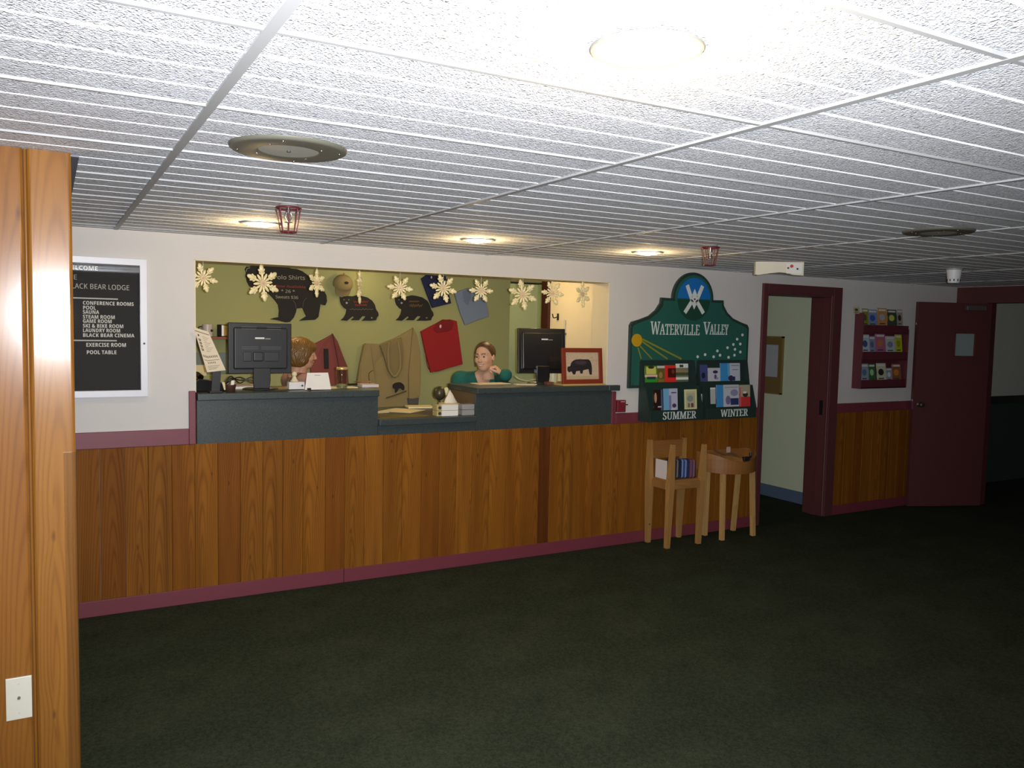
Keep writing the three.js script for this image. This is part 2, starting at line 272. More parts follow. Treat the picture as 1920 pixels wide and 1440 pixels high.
{ // pine partition beside the camera
  const p = struct('wall_partition'); sub(p, 'core', bx(-2.5, 0.055, 0, H, 2.256, 2.352), plaster);
  const pr = (a, b) => { const c = 0.006, t = 0.02; return [[a, 0], [b, 0], [b, t - c], [b - c, t - 0.001], [b - c * 1.6, t], [a + c * 1.6, t], [a + c, t - 0.001], [a, t - c]]; };
  const board = (a, b, m, ou, ov) => { const g = new THREE.ExtrudeGeometry(shapeOf(pr(a, b)), { depth: H, bevelEnabled: false }); g.rotateX(Math.PI / 2); g.translate(0, H, 0); const q = g.toNonIndexed ? g : g; q.scale(1, 1, 1); return sub(p, 'board', worldUV(q, 0.30, 2.4, ou, ov), m); };
  // profile drawn with depth towards +z: flip after the rotation
  const put = (a, b, m, ou, ov) => { const s = board(a, b, m, ou, ov); s.geometry.rotateZ(0); s.position.z = 2.354; return s; };
  put(-0.050, 0.071, glossWood[1], 0.42, 0.02); put(-0.195, -0.062, glossWood[0], 0.8, 0.02);
  for (let i = 0; i < 16; i++) put(-0.34 - i * 0.145, -0.205 - i * 0.145, glossWood[i % 2], 0.2 * i, 0.02);
  sub(p, 'bead', rod([-0.056, 0, 2.352], [-0.056, H, 2.352], 0.006), glossWood[0]);
  sub(p, 'end_board', wood(bx(0.055, 0.071, 0, H, 2.256, 2.354), 0.1, 0.1), glossWood[1]);
  sub(p, 'corner_guard', join([bx(0.036, 0.0735, 0.02, 1.332, 2.3745, 2.3765), bx(0.0715, 0.0735, 0.02, 1.332, 2.33, 2.3745)]), clearPlastic, 'clear plastic corner guard');
  sub(p, 'wall_angle', bx(0.0735, 0.094, H - 0.010, H - 0.004, 1.2, 2.37), M(0.16, 0.16, 0.2, 0.6));
}
// ------------------------------------------------------------------ ceiling fittings
function downlight(x, z, label, cd, y = H, glow = 1) {
  const t = thing('recessed_downlight', label, 'ceiling light', [x, y - 0.02, z], 'round recessed downlights');
  sub(t, 'trim_ring', lathe([[0.084, 0.0186], [0.105, 0.0186], [0.106, 0.016], [0.102, 0.0135], [0.090, 0.0135], [0.0875, 0.0165], [0.084, 0.0186]], 40), M(0.20, 0.20, 0.19, 0.5));
  sub(t, 'lens', lathe([[0.0001, 0.0], [0.03, 0.002], [0.06, 0.007], [0.08, 0.013], [0.087, 0.0175]], 40), new THREE.MeshStandardMaterial({ color: lin(0.9, 0.88, 0.8), roughness: 0.5, emissive: lin(1, 0.92, 0.76), emissiveIntensity: 4 * glow }));
  const l = new THREE.PointLight(new THREE.Color().setRGB(1, 0.70, 0.33), cd, 0, 2); l.position.set(0, -0.05, 0); l.castShadow = true; l.shadow.radius = 2.5; t.add(l); return t;
}
downlight(0.97, 4.13, 'round recessed downlight in the brightly lit tile, nearest the round speaker grille', 0.9);
downlight(0.99, 0.865, 'glowing downlight beside the red sprinkler cage, above the left computer monitor', 0.45);
downlight(2.27, 0.89, 'glowing downlight above the middle of the reception opening', 0.45);
downlight(3.53, 0.93, 'glowing downlight between reception opening and green sign, near a red cage', 0.45);
function speaker(x, z, r, label) {
  const t = thing('ceiling_speaker', label, 'speaker', [x, H - 0.012, z], 'round ceiling speakers');
  sub(t, 'baffle', lathe([[r * 0.5, 0.004], [r * 0.53, 0.0], [r * 0.93, 0.0], [r * 0.985, 0.005], [r, 0.012]], 48), metalGrey);
  const grilleTex = canvasTex(256, 256, (g) => { g.fillStyle = '#d3d0c4'; g.fillRect(0, 0, 256, 256); g.fillStyle = '#77746a'; for (let k = 0; k < 18; k++) { const R = 8 + k * 7, n = Math.max(6, Math.round(R * 0.9)); for (let i = 0; i < n; i++) { const a = i / n * 6.283; g.beginPath(); g.arc(128 + R * Math.cos(a), 128 + R * Math.sin(a), 1.6, 0, 7); g.fill(); } } });
  const grille = sub(t, 'grille', new THREE.CircleGeometry(r * 0.52, 40).rotateX(Math.PI / 2).translate(0, 0.003, 0), M(0.8, 0.8, 0.78, 0.5, { map: grilleTex }), 'pale perforated grille');
  sub(grille, 'badge', new THREE.CylinderGeometry(0.006, 0.006, 0.004, 12).translate(0, 0.001, 0), darkGrey);
  for (let k = 0; k < 4; k++) { const a = k * Math.PI / 2 + 0.35; sub(t, 'screw', new THREE.SphereGeometry(0.0055, 10, 6).scale(1, 0.5, 1).translate(r * 0.86 * Math.cos(a), -0.0005, r * 0.86 * Math.sin(a)), chrome); }
  for (let k = 0; k < 4; k++) { const a = k * Math.PI / 2 + 0.75; sub(t, 'screw', new THREE.SphereGeometry(0.0035, 10, 6).scale(1, 0.5, 1).translate(r * 0.62 * Math.cos(a), -0.0005, r * 0.62 * Math.sin(a)), chrome); }
}
speaker(0.634, 2.86, 0.172, 'round grey ceiling speaker with pale perforated grille near the pine partition');
speaker(3.86, 2.80, 0.165, 'round dark rimmed ceiling speaker on the side toward the doorways');
const redWire = M(0.16, 0.018, 0.028, 0.4), brassDark = M(0.10, 0.08, 0.05, 0.4, { metalness: 0.6 });
function sprinkler(x, z, label) {
  const t = thing('sprinkler_cage', label, 'sprinkler', [x, H - 0.125, z], 'red wire sprinkler cages');
  const top = 0.108, R = 0.053, r = 0.034, w = 0.0024;
  sub(t, 'escutcheon', new THREE.CylinderGeometry(0.04, 0.045, 0.01, 24).translate(0, 0.12, 0), M(0.35, 0.33, 0.3, 0.4));
  sub(t, 'cage_ring', new THREE.TorusGeometry(R, w * 1.7, 8, 32).rotateX(Math.PI / 2).translate(0, top, 0), redWire); sub(t, 'cage_ring', new THREE.TorusGeometry(r, w * 1.2, 8, 28).rotateX(Math.PI / 2).translate(0, 0.003, 0), redWire); sub(t, 'cage_ring', new THREE.TorusGeometry(r * 0.5, w, 8, 20).rotateX(Math.PI / 2).translate(0, 0.002, 0), redWire);
  for (let k = 0; k < 8; k++) { const a = k / 8 * 6.283 + 0.2, c = Math.cos(a), s = Math.sin(a); sub(t, 'cage_wire', join([rod([R * c, top, R * s], [r * c, 0.003, r * s], w, w, 6), rod([r * c, 0.003, r * s], [r * 0.5 * c, 0.002, r * 0.5 * s], w, w, 6)]), redWire); }
  sub(t, 'sprinkler_head', join([rod([0, 0.118, 0], [0, 0.085, 0], 0.010), tube([[0.010, 0.088, 0], [0.014, 0.07, 0], [0.004, 0.05, 0]], 0.0028), tube([[-0.010, 0.088, 0], [-0.014, 0.07, 0], [-0.004, 0.05, 0]], 0.0028), T(new THREE.CylinderGeometry(0.018, 0.018, 0.002, 16), 0, 0.046, 0), rod([0, 0.086, 0], [0, 0.05, 0], 0.003)]), chrome);
}
sprinkler(0.934, 1.67, 'red wire cage round a sprinkler beside a glowing downlight'); sprinkler(3.50, 1.57, 'red wire sprinkler cage above the green sign');
{
  const t = thing('smoke_detector', 'white cup shaped smoke detector on the ceiling by the dark door', 'detector', [6.08, H - 0.115, 1.47]);
  sub(t, 'base', new THREE.CylinderGeometry(0.062, 0.062, 0.014, 28).translate(0, 0.108, 0), M(0.3, 0.31, 0.3, 0.5));
  sub(t, 'cup', lathe([[0.0001, 0], [0.034, 0], [0.042, 0.006], [0.054, 0.095], [0.054, 0.103]], 28), whitePaint);
  for (let k = 0; k < 10; k++) { const a = k / 10 * 6.283; sub(t, 'slot', T(new THREE.SphereGeometry(0.006, 8, 6).scale(0.8, 1.8, 0.8), 0.0435 * Math.cos(a), 0.024, 0.0435 * Math.sin(a)), blackPlastic); }
}
{
  const a = V(4.636, 0, 0.836), b = V(4.903, 0, 1.029), mid = a.clone().add(b).multiplyScalar(0.5);
  const t = thing('emergency_light', 'cream emergency light bar with red marks hung from the ceiling', 'emergency light', [mid.x, H - 0.094, mid.z]); t.rotation.y = -Math.atan2(b.z - a.z, b.x - a.x);
  const W = 0.172, cream = M(0.72, 0.68, 0.55, 0.5);
  sub(t, 'housing', extr([[-W, 0.094], [-W, 0.004], [-W + 0.02, 0.0], [-0.07, 0.014], [0.0, 0.022], [0.06, 0.018], [0.1, 0.004], [W, 0.0], [W, 0.094]], 0.07, 0.003).translate(0, 0, -0.035), cream);
  sub(t, 'lamp_panel', bx(0.05, W - 0.01, 0.012, 0.085, 0.038, 0.041, 0.001), M(0.78, 0.78, 0.74, 0.5));
  sub(t, 'indicator', disc(0.012, 0.008).translate(0.085, 0.066, 0.043), M(0.55, 0.05, 0.05, 0.4), 'red indicator');
  sub(t, 'indicator', disc(0.007, 0.008).translate(0.06, 0.052, 0.043), darkMaroon); sub(t, 'indicator', disc(0.007, 0.008).translate(0.127, 0.046, 0.043), blackPlastic);
}
// lamps over the clerks, on the office ceiling behind the header
downlight(1.55, -1.05, 'warm downlight over the clerk behind the left counter', 0.8, H + 0.018); downlight(3.45, -0.80, 'warm downlight over the clerk in green', 0.85, H + 0.018); downlight(4.75, -2.5, 'downlight in the office recess', 0.5, H + 0.018);
downlight(2.6, -1.9, 'warm downlight over the clothing on the office wall', 0.12, H + 0.018);

// ------------------------------------------------------------------ reception counters
function counterUV(g) { return worldUV(g, 0.5, 0.5); }
function counter(label, x0, x1, top, c0, c1, back, sideL) {
  const t = thing('reception_counter', label, 'counter', [(x0 + x1) / 2, 1.0, 0], 'speckled reception counters');
  subW(t, 'countertop', counterUV(bx(c0, c1, top - 0.045, top, back, 0.045, 0.006)), granite);
  subW(t, 'front_panel', counterUV(bx(x0, x1, 1.0, top - 0.045, -0.02, 0.014)), granite);
  if (sideL) subW(t, 'side_panel', bx(x0, x0 + 0.02, 1.0, top - 0.045, back + 0.03, -0.02), M(0.13, 0.085, 0.04, 0.55));
  else subW(t, 'side_panel', bx(x1 - 0.02, x1, 1.0, top - 0.045, back + 0.03, -0.02), M(0.13, 0.085, 0.04, 0.55));
  return t;
}
const TOPH = 1.315, LOWH = 1.111;
counter('long raised speckled green-grey counter holding the flat monitor back and telephone', 0.792, 1.966, TOPH, 0.792, 1.966, -0.47, false);
counter('low middle section of speckled counter with yellow papers', 1.968, 2.720, LOWH, 1.968, 2.713, -0.78, true);
counter('raised speckled counter carrying the framed bear picture', 2.722, 3.892, TOPH, 2.715, 3.892, -0.47, true);
{ const t = thing('counter_end', 'small overhanging end of the speckled counter beside the red box', 'counter', [3.95, TOPH - 0.045, 0.02]); subW(t, 'ledge', counterUV(bx(3.893, 4.003, TOPH - 0.045, TOPH, 0.003, 0.045, 0.005)), granite); subW(t, 'end_panel', counterUV(bx(3.893, 3.940, 1.0, TOPH - 0.045, 0.002, 0.014)), granite); }

// ------------------------------------------------------------------ message board
{
  const L = -0.85, R = 0.512, B = 1.306, Tp = 2.114, t = thing('letter_board', 'white framed black letter board listing the lodge rooms', 'sign board', [(L + R) / 2, B, 0]);
  const fr = [[L, B], [R, B], [R, Tp], [L, Tp]], hole = [[L + 0.034, B + 0.034], [L + 0.034, Tp - 0.034], [R - 0.034, Tp - 0.034], [R - 0.034, B + 0.034]];
  subW(t, 'frame', extr(fr, 0.03, 0.003, false, [hole]).translate(0, 0, 0.003), MP(0.78, 0.79, 0.86, 0.3, { clearcoat: 0.3 }));
  const il = L + 0.03, ir = R - 0.03, ib = B + 0.03, it = Tp - 0.03, W = 2048, Hh = Math.round(2048 * (it - ib) / (ir - il));
  const U = (px, py) => { const p = onZ(px, py, 0.012); return [(p.x - il) / (ir - il) * W, (it - p.y) / (it - ib) * Hh]; };
  const tex = canvasTex(W, Hh, (g) => {
    g.fillStyle = '#0a0b0c'; g.fillRect(0, 0, W, Hh); g.fillStyle = '#050506'; for (let y = 0; y < Hh; y += 9) g.fillRect(0, y, W, 3);
    const put = (s, x0, y, x1, h, col = '#e8e6da', wgt = 'bold') => { const [a, b] = U(x0, y), [c] = U(x1, y), hh = Math.abs(U(x0, y + h)[1] - b); g.fillStyle = col; g.font = wgt + ' ' + Math.round(hh * 1.36) + 'px sans-serif'; g.textBaseline = 'alphabetic'; const m = g.measureText(s).width; g.save(); g.translate(a, b); g.scale((c - a) / m, 1); g.fillText(s, 0, 0); g.restore(); };
    put('WELCOME', 121, 504.5, 184, 8); put('TO THE', 96, 522, 145, 9, '#b8b6ac', 'normal'); put('BLACK BEAR LODGE', 125, 540, 243, 9.5, '#c9c7bd', 'normal');
    const line = (x0, x1, y) => { const [a, b] = U(x0, y), [c] = U(x1, y); g.fillStyle = '#c9c7bb'; g.fillRect(a, b, c - a, 12); }; line(-120, 221, 549); line(-120, 219, 634.5);
    const rows = [['CONFERENCE ROOMS', 571, 251], ['POOL', 580, 180], ['SAUNA', 588, 186], ['STEAM ROOM', 597, 216], ['GAME ROOM', 605, 210], ['SKI & BIKE ROOM', 614, 232], ['LAUNDRY ROOM', 622.5, 226], ['BLACK BEAR CINEMA', 631.5, 252]];
    for (const [s, y, x1] of rows) put(s, 155, y, x1, 7);
    put('EXERCISE ROOM', 161, 650, 237, 7.2); put('POOL TABLE', 162, 664, 219, 7.2); put('D', 126, 650, 135, 8); put('R', 126, 664, 134, 8); put('T', 127, 597, 131, 7);
  });
  const face = new THREE.PlaneGeometry(ir - il, it - ib).translate((il + ir) / 2, (ib + it) / 2, 0.012); subW(t, 'letter_panel', face, M(1, 1, 1, 0.7, { map: tex }), 'black felt panel with white letters');
  subW(t, 'glass', bx(il, ir, ib, it, 0.0225, 0.0255), glassPane); subW(t, 'lock', disc(0.006, 0.012).translate(R - 0.017, 1.62, 0.036), darkGrey);
}

// ------------------------------------------------------------------ snowflakes hanging in the opening
{
  const gold = MP(0.93, 0.81, 0.47, 0.28, { clearcoat: 0.7, clearcoatRoughness: 0.15 }), core = M(0.75, 0.55, 0.36, 0.4), stringMat = M(0.75, 0.72, 0.65, 0.7);
  const drop = new THREE.SphereGeometry(1, 10, 8);
  const dr = (w, l, t, x, y, z, a = 0) => drop.clone().scale(w, l, t).rotateZ(a).translate(x, y, z);
  const armGeo = () => join([dr(0.0135, 0.024, 0.0095, 0, 0.077, 0.001), dr(0.0070, 0.026, 0.0070, 0, 0.042, 0.001), dr(0.0055, 0.012, 0.006, 0.0125, 0.068, 0.0, -0.6), dr(0.0055, 0.012, 0.006, -0.0125, 0.068, 0.0, 0.6), dr(0.0045, 0.009, 0.005, 0.011, 0.053, 0.0, -0.7), dr(0.0045, 0.009, 0.005, -0.011, 0.053, 0.0, 0.7)]);
  const small = () => drop.clone().scale(0.0078, 0.021, 0.0070).translate(0, 0.036, 0.001);
  const GA = armGeo(), GS = small(), GC = join([disc(0.019, 0.006, 24), drop.clone().scale(0.007, 0.007, 0.006).translate(0, 0, 0.003)]);
  const make = (name, label, at, R, spin, turn) => {
    const t = thing(name, label, 'snowflake', [at.x, at.y - R, at.z], 'gold snowflakes hung along the reception opening'), s = R / 0.1, f = new THREE.Group();
    for (let k = 0; k < 6; k++) { const m = sub(t, 'arm', GA.clone().scale(s, s, s).rotateZ(spin + k * Math.PI / 3).rotateY(turn).translate(0, R, 0), gold); m.receiveShadow = true; sub(t, 'petal', GS.clone().scale(s, s, s).rotateZ(spin + (k + 0.5) * Math.PI / 3).rotateY(turn).translate(0, R, 0), gold); }
    sub(t, 'center', GC.clone().scale(s, s, s).rotateY(turn).translate(0, R, 0), core);
    const topY = 2.129 - (at.y - R); sub(t, 'string', rod([0, R, 0.004], [0, topY, 0], 0.0012, 0.0012, 6), stringMat); return t;
  };
  const F = [[381, 521, 0.092, 0.28, 0.3, 'gold snowflake next to the left edge of the opening'], [493, 531, 0.118, 0.12, 0.5, 'large gold snowflake over the big bear head'], [594, 531, 0.094, 0.0, 0.95, 'narrow turned gold snowflake over the big bear rump'], [674, 539, 0.112, 0.1, 1.47, 'edge-on gold snowflake over the small bear with red writing'], [750, 540, 0.092, 0.42, 0.15, 'gold snowflake over the small bear with brown writing'], [831, 541, 0.104, 0.3, 0.3, 'gold snowflake before the navy shirt'], [902, 545, 0.092, 0.5, 0.25, 'gold snowflake before the pale blue shirt'], [980, 553, 0.118, 0.2, 0.35, 'large gold snowflake above the tilted monitor'], [1036, 550, 0.096, 0.42, 0.4, 'gold snowflake in front of the dark wooden post'], [1093, 552, 0.104, 0.1, 1.0, 'narrow gold snowflake against the cream side wall']];
  for (const [x, y, R, spin, turn, label] of F) { const P = onZ(x, y, -0.06); make('snowflake', label, P, R, spin, turn - Math.atan2(P.x, EYE.z - P.z)); }
}

// ------------------------------------------------------------------ things on the office wall
const OW = -2.2;
const fontSans = await new FontLoader().loadAsync('fonts/droid/droid_sans_regular.typeface.json'), fontSerif = await new FontLoader().loadAsync('fonts/droid/droid_serif_regular.typeface.json'), fontSerifB = await new FontLoader().loadAsync('fonts/droid/droid_serif_bold.typeface.json'), fontBold = await new FontLoader().loadAsync('fonts/droid/droid_sans_bold.typeface.json');
function text(s, font, width, height, depth = 0.001) { // lettering of a given width and cap height, centred on the origin, standing on y = 0
  const g = new TextGeometry(s, { font, size: 1, depth: 1, curveSegments: 4, bevelEnabled: false }); g.computeBoundingBox(); const b = g.boundingBox;
  return g.translate(-(b.min.x + b.max.x) / 2, 0, 0).scale(width / (b.max.x - b.min.x), height / Math.max(0.7, b.max.y), depth);
}
const chalkboard = M(0.012, 0.011, 0.011, 0.75), chalk = M(0.42, 0.40, 0.32, 0.95), chalkRed = M(0.36, 0.05, 0.03, 0.95), chalkBrown = M(0.25, 0.14, 0.05, 0.95), chalkGrey = M(0.16, 0.16, 0.15, 0.95), chalkWhite = M(0.6, 0.6, 0.58, 0.95);
function wallText(t, s, px, py, wpx, hpx, mat, z, rot = 0) { const c = onZ(px, py, z), a = onZ(px - wpx / 2, py, z), b = onZ(px + wpx / 2, py, z), h = c.y - onZ(px, py + hpx, z).y; subW(t, 'chalk_lettering', text(s, fontSans, b.x - a.x, h).rotateZ(rot).translate(c.x, c.y - h / 2, z), mat); }
{
  const B = [[459, 505], [462, 500], [467, 501], [470, 499], [482, 498], [492, 501], [500, 499], [515, 499], [527, 500], [540, 502], [545, 504], [556, 505], [566, 509], [577, 517], [584, 528], [590, 536], [598, 540], [606, 545], [611, 554], [612, 565], [609, 572], [604, 571], [600, 569], [598, 582], [596, 594], [590, 599], [573, 600], [561, 601], [568, 597], [574, 593], [570, 585], [567, 577], [555, 578], [554, 585], [550, 595], [543, 603], [535, 604], [520, 600], [507, 598], [515, 596], [522, 595], [523, 582], [521, 571], [516, 564], [506, 553], [497, 546], [487, 542], [475, 541], [467, 536], [463, 528], [461, 518], [461, 510]];
  const g = pxExtr(B, OW + 0.002, 0.014, 0.002), c = onZ(540, 604, OW), t = thing('bear_chalkboard', 'large black bear shaped chalkboard with chalk writing on the green wall', 'chalkboard', [c.x, c.y, OW]);
  subW(t, 'board', g, chalkboard); const z = OW + 0.0185;
  wallText(t, 'Polo Shirts', 543, 520, 58, 8, chalk, z, 0.02); wallText(t, 'Now Available', 545, 537, 56, 5, chalkRed, z); wallText(t, '* 26 *', 540, 546, 26, 6, chalk, z); wallText(t, 'Sweats $36', 538, 557, 42, 6, chalk, z);
  subW(t, 'chalk_line', join([tube([onZ(549, 563, z), onZ(554, 570, z), onZ(555, 578, z)], 0.0016), tube([onZ(575, 558, z), onZ(569, 566, z), onZ(568, 577, z)], 0.0016)]), chalkGrey);
  subW(t, 'ear_mark', tube([onZ(462, 509, z), onZ(463, 504, z), onZ(469, 502, z)], 0.004), M(0.3, 0.3, 0.28, 0.9));
}
function smallBear(dx, label, mark) {
  const B = [[637, 557], [641, 558], [648, 555], [660, 556], [668, 554], [676, 555], [688, 558], [697, 564], [702, 572], [704, 580], [708, 586], [709, 591], [706, 595], [704, 600], [695, 601], [678, 601], [683, 597], [686, 593], [679, 592], [672, 600], [658, 600], [664, 595], [661, 592], [655, 597], [650, 601], [639, 600], [644, 596], [648, 589], [650, 580], [645, 577], [640, 571], [638, 565]].map(([x, y]) => [x + dx, y]);
  const c = onZ(672 + dx, 601, OW), t = thing('bear_chalkboard', label, 'chalkboard', [c.x, c.y, OW], 'small bear chalkboards'); subW(t, 'board', pxExtr(B, OW + 0.002, 0.012, 0.002), chalkboard); const z = OW + 0.0165, d = (x, y, r, m, n) => { const p = onZ(x + dx, y, z); subW(t, n, disc(r, 0.002, 12).translate(p.x, p.y, z), m); };
  d(645, 562, 0.007, chalkGrey, 'eye'); d(654, 562, 0.007, chalkGrey, 'eye'); d(650, 568, 0.010, M(0.4, 0.4, 0.4, 0.9), 'nose'); d(697, 596, 0.007, plasterGreen, 'heel_mark');
  const scrawl = (x0, x1, y, a, m) => { const pts = []; for (let k = 0; k <= 14; k++) pts.push(onZ(dx + x0 + (x1 - x0) * k / 14, y + (k % 2 ? a : -a) * (0.5 + 0.5 * hash(k, y | 0, 17)), z)); subW(t, 'chalk_scrawl', tube(pts, 0.0022, 60, 5), m); };
  if (mark === 1) { scrawl(663, 690, 566, 2.6, chalkRed); scrawl(666, 688, 572, 2.2, chalkRed); scrawl(655, 699, 580, 1.2, chalkGrey); } else { scrawl(664, 683, 565, 1.6, chalkBrown); scrawl(665, 689, 573, 3.4, chalkBrown); }
}
smallBear(0, 'small black bear chalkboard with red chalk writing', 1); smallBear(103, 'small black bear chalkboard with brown chalk writing, nearest the red shirt', 2);
{ // tan cap
  const c = onZ(640, 556, OW), t = thing('cap', 'olive tan baseball cap hung on the green wall', 'cap', [c.x, c.y, OW]), m = M(0.25, 0.2, 0.09, 0.9), k = onZ(640, 531, OW);
  const dome = new THREE.SphereGeometry(0.095, 24, 14, 0, 6.283, 0, 1.75).rotateX(0.5).scale(1, 0.95, 0.75).translate(k.x, k.y - 0.01, OW + 0.045); subW(t, 'crown', dome, m); subW(t, 'emblem', T(new THREE.SphereGeometry(0.016, 12, 8).scale(1.3, 0.8, 0.3), k.x + 0.012, k.y, OW + 0.118), chalkboard); subW(t, 'button', T(new THREE.SphereGeometry(0.008, 10, 8), k.x, k.y + 0.085, OW + 0.075), m);
  const b = extr([[-0.075, 0], [0.07, 0], [0.072, -0.07], [0.05, -0.105], [-0.02, -0.112], [-0.062, -0.09]], 0.006, 0.003, true).rotateX(0.25).translate(k.x, k.y - 0.012, OW + 0.05); subW(t, 'brim', b, m);
}
// folded shirts
function cloth(pts, z, depth, bump = 0.006, s = 1) { // a rounded slab of cloth with soft folds
  const g = pxExtr(pts, z, depth, 0.006), p = g.attributes.position; for (let i = 0; i < p.count; i++) { if (p.getZ(i) > z + depth * 0.5) p.setZ(i, p.getZ(i) + bump * (vnoise(p.getX(i) * 22, p.getY(i) * 14, s) - 0.5)); } g.computeVertexNormals(); return g;
}
{
  const red = M(0.32, 0.012, 0.016, 0.85), redD = M(0.20, 0.008, 0.012, 0.85), c = onZ(826, 697, OW), t = thing('polo_shirt', 'folded red polo shirt pinned tilted on the green wall', 'shirt', [c.x, c.y, OW]);
  subW(t, 'body', cloth([[789, 622], [806, 613], [830, 601], [842, 600], [854, 603], [859, 640], [865, 682], [807, 697], [797, 660]], OW + 0.010, 0.022), red);
  const collar = subW(t, 'collar', cloth([[812, 617], [818, 607], [830, 600], [843, 601], [849, 606], [846, 616], [838, 621], [826, 622], [818, 623]], OW + 0.026, 0.010), redD);
  const n = onZ(826, 612, OW + 0.045); subW(collar, 'tag', T(new THREE.SphereGeometry(0.014, 12, 8).scale(0.8, 1.3, 0.25), n.x, n.y, n.z), M(0.8, 0.6, 0.6, 0.6), 'pale size tag'); const e = onZ(854, 642, OW + 0.031); subW(t, 'emblem', T(new THREE.SphereGeometry(0.022, 12, 6).scale(1, 0.4, 0.2), e.x - 0.01, e.y, e.z), redD);
  subW(t, 'hem', tube([onZ(797, 660, OW + 0.03), onZ(807, 695, OW + 0.03), onZ(864, 681, OW + 0.03)], 0.004), redD);
}
{
  const navy = M(0.012, 0.018, 0.075, 0.85), c = onZ(815, 577, OW), t = thing('polo_shirt', 'folded navy polo shirt behind a snowflake', 'shirt', [c.x, c.y, OW]);
  subW(t, 'body', cloth([[790, 523], [800, 516], [815, 512], [832, 514], [838, 545], [843, 568], [810, 576], [800, 551]], OW + 0.010, 0.022, 0.006, 5), navy); subW(t, 'collar', cloth([[800, 518], [808, 513], [820, 512], [828, 514], [822, 526], [810, 527]], OW + 0.026, 0.008, 0.003, 6), M(0.008, 0.01, 0.04, 0.85)); const n = onZ(809, 520, OW + 0.04); subW(t, 'tag', T(new THREE.SphereGeometry(0.010, 10, 8).scale(0.8, 1.3, 0.3), n.x, n.y, n.z), M(0.45, 0.5, 0.65, 0.6));
}
{
  const blue = M(0.20, 0.26, 0.38, 0.85), c = onZ(890, 608, OW), t = thing('polo_shirt', 'folded pale blue shirt pinned on the green wall', 'shirt', [c.x, c.y, OW]);
  subW(t, 'body', cloth([[852, 551], [862, 546], [874, 542], [888, 540], [904, 541], [908, 562], [914, 592], [893, 599], [871, 608], [862, 585]], OW + 0.010, 0.022, 0.008, 9), blue); subW(t, 'collar', cloth([[866, 547], [876, 541], [884, 542], [882, 558], [876, 573], [869, 566]], OW + 0.026, 0.006, 0.004, 10), M(0.15, 0.20, 0.31, 0.85)); const e = onZ(903, 573, OW + 0.03); subW(t, 'emblem', T(new THREE.SphereGeometry(0.016, 10, 6).scale(1.2, 0.5, 0.2), e.x, e.y, e.z), M(0.02, 0.02, 0.05, 0.9));
}
{ // tan hooded sweatshirt, pinned by its shoulders
  const tan = M(0.30, 0.235, 0.105, 0.95), tanD = M(0.24, 0.185, 0.08, 0.95), c = onZ(730, 775, OW), t = thing('hooded_sweatshirt', 'tan hooded sweatshirt with black bear emblem pinned on the green wall', 'sweatshirt', [c.x, c.y, OW]), z = OW + 0.010;
  subW(t, 'body', cloth([[684, 645], [712, 646], [742, 634], [772, 617], [776, 650], [770, 690], [766, 740], [764, 778], [700, 790], [698, 740], [696, 690]], z, 0.03, 0.03, 31), tan);
  subW(t, 'sleeve', cloth([[681, 647], [690, 646], [697, 690], [703, 730], [700, 770], [676, 765], [668, 715], [674, 680]], z + 0.012, 0.045, 0.025, 32), tan); subW(t, 'sleeve', cloth([[772, 616], [778, 630], [784, 660], [784, 700], [782, 740], [780, 750], [764, 750], [764, 700], [769, 655]], z + 0.012, 0.045, 0.025, 33), tan);
  subW(t, 'hood', cloth([[712, 648], [730, 641], [750, 634], [754, 660], [752, 690], [745, 704], [735, 706], [727, 694], [720, 668]], z + 0.03, 0.022, 0.02, 34), tanD);
  subW(t, 'hood_edge', tube([onZ(729, 642, z + 0.06), onZ(728, 670, z + 0.062), onZ(731, 695, z + 0.065), onZ(740, 706, z + 0.066), onZ(749, 694, z + 0.064), onZ(750, 665, z + 0.062), onZ(746, 640, z + 0.06)], 0.012, 40, 8), tan);
  subW(t, 'pocket_seam', join([tube([onZ(724, 746, z + 0.052), onZ(740, 741, z + 0.055), onZ(762, 733, z + 0.056)], 0.006), tube([onZ(693, 720, z + 0.06), onZ(692, 700, z + 0.062), onZ(699, 694, z + 0.06)], 0.004)]), M(0.10, 0.075, 0.03, 0.95));
  subW(t, 'cuff', cloth([[763, 747], [781, 746], [780, 758], [764, 757]], z + 0.02, 0.045, 0.01, 35), M(0.10, 0.09, 0.09, 0.95), 'dark knitted cuff');
  const eb = [[736, 722], [741, 718], [750, 717], [756, 721], [758, 727], [756, 732], [752, 729], [748, 728], [745, 733], [741, 736], [740, 729], [737, 728]]; subW(t, 'emblem', pxExtr(eb, z + 0.056, 0.006, 0.001, true), chalkboard, 'black bear emblem');
}
{ // rose sweatshirt behind the clerk
  const rose = M(0.24, 0.065, 0.06, 0.95), c = onZ(625, 735, OW), t = thing('sweatshirt', 'dusty rose sweatshirt pinned on the wall behind the clerk', 'sweatshirt', [c.x, c.y, OW]), z = OW + 0.010;
  subW(t, 'body', cloth([[590, 645], [608, 636], [622, 628], [627, 640], [634, 665], [640, 700], [640, 745], [585, 750], [582, 690]], z, 0.03, 0.02, 41), rose);
  subW(t, 'sleeve', cloth([[622, 627], [629, 640], [640, 668], [648, 688], [650, 720], [640, 735], [636, 700], [630, 665]], z + 0.012, 0.04, 0.02, 42), M(0.19, 0.05, 0.045, 0.95)); subW(t, 'stripe', cloth([[608, 655], [614, 655], [615, 690], [609, 690]], z + 0.04, 0.008, 0.002, 43), chalkboard, 'black stripe');
}
